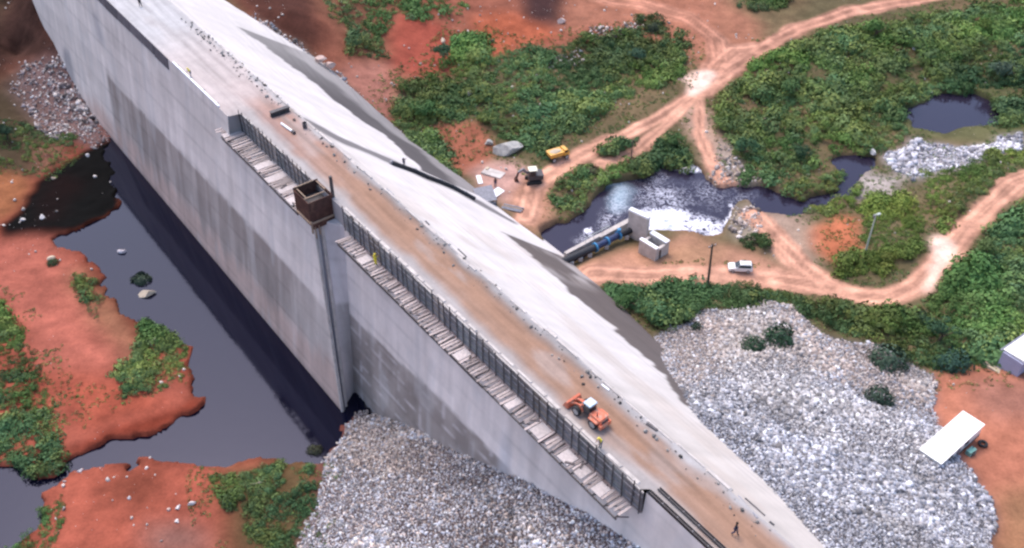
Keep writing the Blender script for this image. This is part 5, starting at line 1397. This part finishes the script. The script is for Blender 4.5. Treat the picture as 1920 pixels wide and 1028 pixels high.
# excavator with cream roof
p = spot(1000, 341, -30)
exv = thing('excavator', 'dark excavator with cream cab roof working on the mud by the toe', 'excavator', p + Vector((0, 0, .03)), R(190))
for sg in (-1, 1):
    MB().prism([(-1.5, .35), (-1.3, .05), (1.3, .05), (1.5, .35), (1.3, .72), (-1.3, .72)], sg * .95 - .25, sg * .95 + .25).build('track', M['rubber'], exv, bevel=.05)
MB().box((0, 0, .6), (1.6, 1.5, .4)).tube((0, 0, .7), (0, 0, .95), .65, n=16).build('undercarriage', M['steel'], exv)
MB().prism([(-1.7, 1.0), (-1.8, 1.9), (-.3, 2.0), (-.2, 1.0)], -1.1, 1.1).build('engine_cover', M['steel'], exv, bevel=.06)
MB().prism([(-.3, 1.0), (-.3, 3.1), (.85, 3.1), (1.1, 2.0), (1.1, 1.0)], -.1, 1.1).build('cab', M['steel'], exv, bevel=.05)
MB().box((.25, .45, 3.2), (1.6, 1.6, .16)).build('cab_roof', M['cream'], exv, bevel=.05)
MB().hexa([(.88, .0, 3.0), (.88, 1.0, 3.0), (1.13, 1.0, 2.0), (1.13, .0, 2.0), (.91, .0, 3.01), (.91, 1.0, 3.01), (1.16, 1.0, 2.01), (1.16, .0, 2.01)]).build('windscreen', M['glass'], exv)
MB().box((.3, 1.115, 2.4), (.9, .03, .9)).build('side_window', M['glass'], exv)
MB().bar((.8, -.5, 1.5), (1.9, -.5, 2.7), .35, .45).bar((1.85, -.5, 2.65), (2.8, -.5, 2.1), .32, .38).build('boom', M['greysteel'], exv)
MB().bar((2.75, -.5, 2.2), (3.1, -.5, .9), .26, .3).build('stick', M['rust'], exv)
MB().prism([(3.0, 1.0), (3.35, .9), (3.55, .35), (3.2, .05), (2.75, .25), (2.85, .6)], -.95, -.05).build('bucket', M['rust'], exv)
MB().tube((1.0, -.5, 1.5), (2.0, -.5, 2.3), .08, n=8).build('ram', M['greysteel'], exv)

# ------------------------------------------------------------------ buildings at the right
zr = -23.3
q0, q1, q2, q3 = lv(1806.5, 768, zr), lv(1846, 799, zr), lv(1760, 872, zr), lv(1728, 842, zr)
cen = (q0 + q1 + q2 + q3) / 4
lx_ = (((q0 - q3) + (q1 - q2)) / 2); ang = math.atan2(lx_.y, lx_.x); Lc = lx_.length; Wc = ((q1 - q0).length + (q2 - q3).length) / 2 * 1.02
gz_ = ground(cen.x, cen.y)
ct = thing('site_cabin', 'long white flat-roofed site cabin on the red yard beside the rock slope', 'cabin', (cen.x, cen.y, gz_), ang)
hh = zr - gz_
MB().box((0, 0, hh / 2 - .2), (Lc - .3, Wc - .3, hh - .1)).build('wall', M['white'], ct, bevel=.02)
rf = MB(); nn = 26
for i in range(nn):
    x0 = -Lc / 2 + Lc * i / nn; rf.box((x0 + Lc / nn / 2, 0, hh - .02 + .015 * (i % 2)), (Lc / nn, Wc, .12))
rf.build('roof', M['roofwhite'], ct)
for x_ in (-2.4, 1.6): 
    w_ = MB().box((x_, -Wc / 2 + .13, hh * .6), (1.0, .06, .8)).build('window', M['glass'], ct)
    MB().box((x_, -Wc / 2 + .1, hh * .6 - .45), (1.15, .1, .07)).build('sill', M['greysteel'], w_)
dd_ = MB().box((-.4, -Wc / 2 + .13, hh * .42), (.85, .06, 1.9)).build('door', M['greysteel'], ct)
MB().tube((-.1, -Wc / 2 + .05, hh * .42), (-.1, -Wc / 2 - .0, hh * .42), .04, n=8).build('handle', M['steel'], dd_)
MB().box((0, -Wc / 2 + .2, -.05), (Lc, .2, .3)).box((0, Wc / 2 - .2, -.05), (Lc, .2, .3)).each('skid', M['steel'], ct)
p = spot(1818, 852, -26)
gn = thing('generator', 'small pale green generator beside the white site cabin', 'generator', p, .6)
MB().box((0, 0, .55), (1.3, .75, .8)).build('housing', M['greenmetal'], gn, bevel=.04)
MB().box((0, 0, .08), (1.5, .85, .14)).build('skid', M['steel'], gn)
MB().tube((.35, .1, .95), (.35, .1, 1.3), .06, n=8).build('exhaust', M['steel'], gn)
MB().box((0, -.39, .6), (.7, .03, .45)).build('louvre', M['steel'], gn)
p = spot(1842, 834, -26)
th = thing('tyre', 'dark old tyre lying on the red yard by the corner of the white cabin', 'tyre', p + Vector((0, 0, .1)), .3)
bm = MB(); n = 20; pts = []; fs = []
for i in range(n):
    q = 2 * math.pi * i / n
    for a, b in ((.35, 0), (.62, 0), (.68, .12), (.62, .26), (.35, .26), (.3, .13)): pts.append((a * math.cos(q), a * math.sin(q), b))
for i in range(n):
    for j in range(6): fs.append((i * 6 + j, i * 6 + (j + 1) % 6, ((i + 1) % n) * 6 + (j + 1) % 6, ((i + 1) % n) * 6 + j))
bm.add(pts, fs).build('tyre_body', M['rubber'], th)
# house at the right edge
bz = -27.0
b0, b1 = lv(1869, 686, bz), lv(1904, 709, bz)
ga = (b1 - b0); Wb = ga.length * 1.05; an = math.atan2(ga.y, ga.x)
hs_ = thing('site_office', 'blue-grey walled building with white sheet roof at the right edge of frame', 'building', (b0.x, b0.y, bz), an)
bz2 = 3.0
MB().box((Wb / 2, 4.5, bz2 / 2 - .3), (Wb, 9, bz2 + .3)).build('wall', M['bluewall'], hs_)
rf = MB(); rf.hexa([(-.15, .3, bz2), (Wb + .3, .3, bz2), (Wb + .3, 9.4, bz2), (-.15, 9.4, bz2), (-.15, .3, bz2 + .1), (Wb + .3, .3, bz2 + .35), (Wb + .3, 9.4, bz2 + .35), (-.15, 9.4, bz2 + .1)])
rf.build('roof', M['roofwhite'], hs_)
MB().box((-.35, 4.5, bz2 - .1), (.3, 9, .18)).build('gutter', M['greysteel'], hs_)
MB().box((Wb / 2 - .3, 4.3, -.35), (Wb + 2.6, 10.6, .5)).build('plinth', M['tan'], hs_, bevel=.05)
w_ = MB().box((-.01, 3.0, 1.6), (.06, 1.2, .9)).build('window', M['glass'], hs_)
MB().box((-.05, 3.0, 1.1), (.12, 1.4, .08)).build('sill', M['tan'], w_)
w_ = MB().box((-.01, 6.0, 1.6), (.06, 1.2, .9)).build('window', M['glass'], hs_)
MB().box((-.05, 6.0, 1.1), (.12, 1.4, .08)).build('sill', M['tan'], w_)
sgp = spot(480, 908, U(-20))
lg = thing('driftwood_log', 'short pale log lying in the weeds on the lower red bank', 'log', sgp + Vector((0, 0, .1)), .25)
MB().tube((-.9, 0, 0), (.9, 0, .06), .16, .11, 9).tube((.2, 0, .05), (.5, .3, .2), .06, .03, 6).build('trunk', M['tan'], lg)

# ------------------------------------------------------------------ people
def skin_mesh(name, verts, edges, radii, m, parent=None, sub_=1, root=0):
    me = bpy.data.meshes.new(name); me.from_pydata(verts, edges, [])
    o = bpy.data.objects.new(name, me); COL.objects.link(o)
    o.modifiers.new('skin', 'SKIN').use_smooth_shade = True
    sv = me.skin_vertices[0].data
    for i, r in enumerate(radii): sv[i].radius = (r, r) if not isinstance(r, tuple) else r; sv[i].use_root = (i == root or i in ROOTS)
    sb = o.modifiers.new('sub', 'SUBSURF'); sb.levels = sub_; sb.render_levels = sub_
    dg = bpy.context.evaluated_depsgraph_get(); dg.update()
    nm = bpy.data.meshes.new_from_object(o.evaluated_get(dg))
    bpy.data.objects.remove(o); 
    nm.materials.clear()
    return link_mesh(name, nm, m, parent)
ROOTS = set()
def person(label, loc, rz, pose, top, legs, hat, sc=1.0):
    global ROOTS
    J = dict(pel=(0, 0, .93), spi=(0, 0, 1.12), che=(.0, 0, 1.32), nec=(.0, 0, 1.48), hb=(.015, 0, 1.55), hd=(.02, 0, 1.66),
             sl=(0, .19, 1.42), sr=(0, -.19, 1.42), el=(-.02, .25, 1.14), er=(-.02, -.25, 1.14), wl=(.06, .27, .9), wr=(.06, -.27, .9), hl=(.09, .27, .83), hr=(.09, -.27, .83),
             pl=(0, .1, .9), pr=(0, -.1, .9), kl=(.03, .12, .5), kr=(.03, -.12, .5), al=(0, .12, .09), ar=(0, -.12, .09), tl=(.16, .13, .04), tr=(.16, -.13, .04))
    J.update(pose)
    names = list(J); I = {n: i for i, n in enumerate(names)}
    rad = dict(pel=(.14, .12), spi=(.125, .11), che=(.15, .12), nec=.06, hb=.075, hd=.1, sl=.065, sr=.065, el=.047, er=.047, wl=.033, wr=.033, hl=.042, hr=.042, pl=.095, pr=.095, kl=.06, kr=.06, al=.045, ar=.045, tl=.038, tr=.038)
    E = [('pel', 'spi'), ('spi', 'che'), ('che', 'nec'), ('nec', 'hb'), ('hb', 'hd'), ('che', 'sl'), ('che', 'sr'), ('sl', 'el'), ('el', 'wl'), ('wl', 'hl'), ('sr', 'er'), ('er', 'wr'), ('wr', 'hr'),
         ('pel', 'pl'), ('pel', 'pr'), ('pl', 'kl'), ('kl', 'al'), ('al', 'tl'), ('pr', 'kr'), ('kr', 'ar'), ('ar', 'tr')]
    vs = [J[n] for n in names]; es = [(I[a], I[b]) for a, b in E]; rd = [rad[n] for n in names]; ROOTS = set()
    for h_, w_, sg in (('hl', 'wl', 1), ('hr', 'wr', -1)):          # four fingers and a thumb on each hand
        H = Vector(J[h_]); D = (H - Vector(J[w_])).normalized(); S = D.cross(Vector((0, sg, 0))); S = S.normalized() if S.length > .1 else Vector((1, 0, 0))
        Nn = S.cross(D).normalized()
        for k_, ln in enumerate((.062, .075, .07, .052)):
            b_ = H + S * (.027 - .018 * k_) + D * .02; i0 = len(vs)
            vs += [tuple(b_), tuple(b_ + D * ln * .5 + Nn * .006), tuple(b_ + D * ln * .85 + Nn * .028)]; rd += [.0095, .009, .0075]; es += [(i0, i0 + 1), (i0 + 1, i0 + 2)]; ROOTS.add(i0)
        b_ = H + S * .03 - D * .03; i0 = len(vs); vs += [tuple(b_), tuple(b_ + S * .03 + D * .03), tuple(b_ + S * .035 + D * .06)]; rd += [.012, .0105, .009]; es += [(i0, i0 + 1), (i0 + 1, i0 + 2)]; ROOTS.add(i0)
    hd = Vector(J['hd'])                                            # nose and ears
    for q, r_ in ((Vector((.1, 0, -.01)), .016), (Vector((0, .1, 0)), .018), (Vector((0, -.1, 0)), .018)):
        i0 = len(vs); vs += [tuple(hd + q * .75), tuple(hd + q * 1.15)]; rd += [r_, r_ * .7]; es += [(i0, i0 + 1)]; ROOTS.add(i0)
    b = skin_mesh('person', vs, es, rd, M['skin']); ROOTS = set()
    b.location = loc; b.rotation_euler = (0, 0, rz); b.scale = (sc,) * 3; tag(b, label, 'person')
    def cloth(name, ns, ed, grow, m):
        k = {n: i for i, n in enumerate(ns)}
        def gr(r): return tuple(a + grow for a in r) if isinstance(r, tuple) else r + grow
        return skin_mesh(name, [J[n] for n in ns], [(k[a], k[c]) for a, c in ed], [gr(rad[n]) for n in ns], m, b)
    cloth('shirt', ['pel', 'spi', 'che', 'sl', 'sr', 'el', 'er'], [('pel', 'spi'), ('spi', 'che'), ('che', 'sl'), ('che', 'sr'), ('sl', 'el'), ('sr', 'er')], .022, top)
    cloth('trousers', ['pel', 'pl', 'pr', 'kl', 'kr', 'al', 'ar'], [('pel', 'pl'), ('pel', 'pr'), ('pl', 'kl'), ('pr', 'kr'), ('kl', 'al'), ('kr', 'ar')], .02, legs)
    for s_ in 'lr': cloth('boot', ['a' + s_, 't' + s_], [('a' + s_, 't' + s_)], .02, M['boot'])
    hm = MB(); hm.blob(hd + Vector((-.01, 0, .045)), (.125, .115, .1), 2)
    if hat is not M['hair']: hm.tube(hd + Vector((.02, 0, .02)), hd + Vector((.02, 0, .035)), .15, n=16)
    hm.build('helmet' if hat is not M['hair'] else 'hair', hat, b, smooth_=True)
    for y_ in (-.035, .035): MB().blob(hd + Vector((.092, y_, .012)), (.012, .014, .01), 1).build('eye', M['hair'], b)
    MB().box(hd + Vector((.094, 0, -.05)), (.012, .05, .012)).build('mouth', M['boot'], b)
    return b
walk = dict(kl=(.16, .11, .5), al=(.24, .11, .1), tl=(.4, .12, .06), kr=(-.02, -.11, .5), ar=(-.26, -.11, .14), tr=(-.12, -.12, .05), wl=(-.16, .27, .93), el=(-.12, .25, 1.14), hl=(-.17, .27, .86), er=(.08, -.25, 1.15), wr=(.24, -.26, .98), hr=(.29, -.26, .92))
lean = dict(spi=(.05, 0, 1.11), che=(.14, 0, 1.29), nec=(.22, 0, 1.42), hb=(.26, 0, 1.48), hd=(.31, 0, 1.57), sl=(.16, .19, 1.38), sr=(.16, -.19, 1.38), el=(.3, .24, 1.14), er=(.3, -.24, 1.14), wl=(.5, .2, 1.02), wr=(.5, -.2, 1.02), hl=(.57, .18, .99), hr=(.57, -.18, .99))
point = dict(er=(.2, -.28, 1.3), wr=(.42, -.26, 1.38), hr=(.5, -.25, 1.4))
def P0(px, py): x, y = at(px, py, 0.0); return Vector((x, y, .03))
person('person in a yellow vest and yellow helmet leaning over the fence near the orange loader', W(*ST(*at(1116, 846, 0.0))[:1], 47.5, .12), DAM_RZ + R(95), lean, M['vest'], M['greycloth'], M['helmet'])
_s = ST(*at(706, 472, -1.0))[0]
person('person in a yellow vest standing among the planks near the rusty box', W(_s, 46.3, -3.0), DAM_RZ + R(-80), point, M['vest'], M['vest'], M['helmet'], 1.05)
person('person in yellow working at the end of the far dark formwork band', W(ST(*at(361, 144, 0))[0], 45.75, .03), DAM_RZ + R(80), lean, M['vest'], M['greycloth'], M['helmet'])
person('person in dark clothes walking on the crest road at the bottom of the photo', P0(1377, 1003), DAM_RZ + R(200), walk, M['darkcloth'], M['navy'], M['hair'], 1.05)
person('person in dark clothes on the far crest at the top edge of the photo', P0(264, 13), DAM_RZ + R(180), walk, M['darkcloth'], M['darkcloth'], M['hair'], 1.05)
sp_ = slope_pt(758, 312)
person('person in navy standing on the white slope next to the dark hose', W(sp_[0], sp_[1], sp_[2] + .02), DAM_RZ + R(-60), point, M['navy'], M['navy'], M['whitehelmet'])
person('person in dark clothes standing on the pad behind the grey shelter', spot(929, 350, -30) + Vector((0, 0, .02)), R(-90), {}, M['darkcloth'], M['navy'], M['hair'], 1.1)
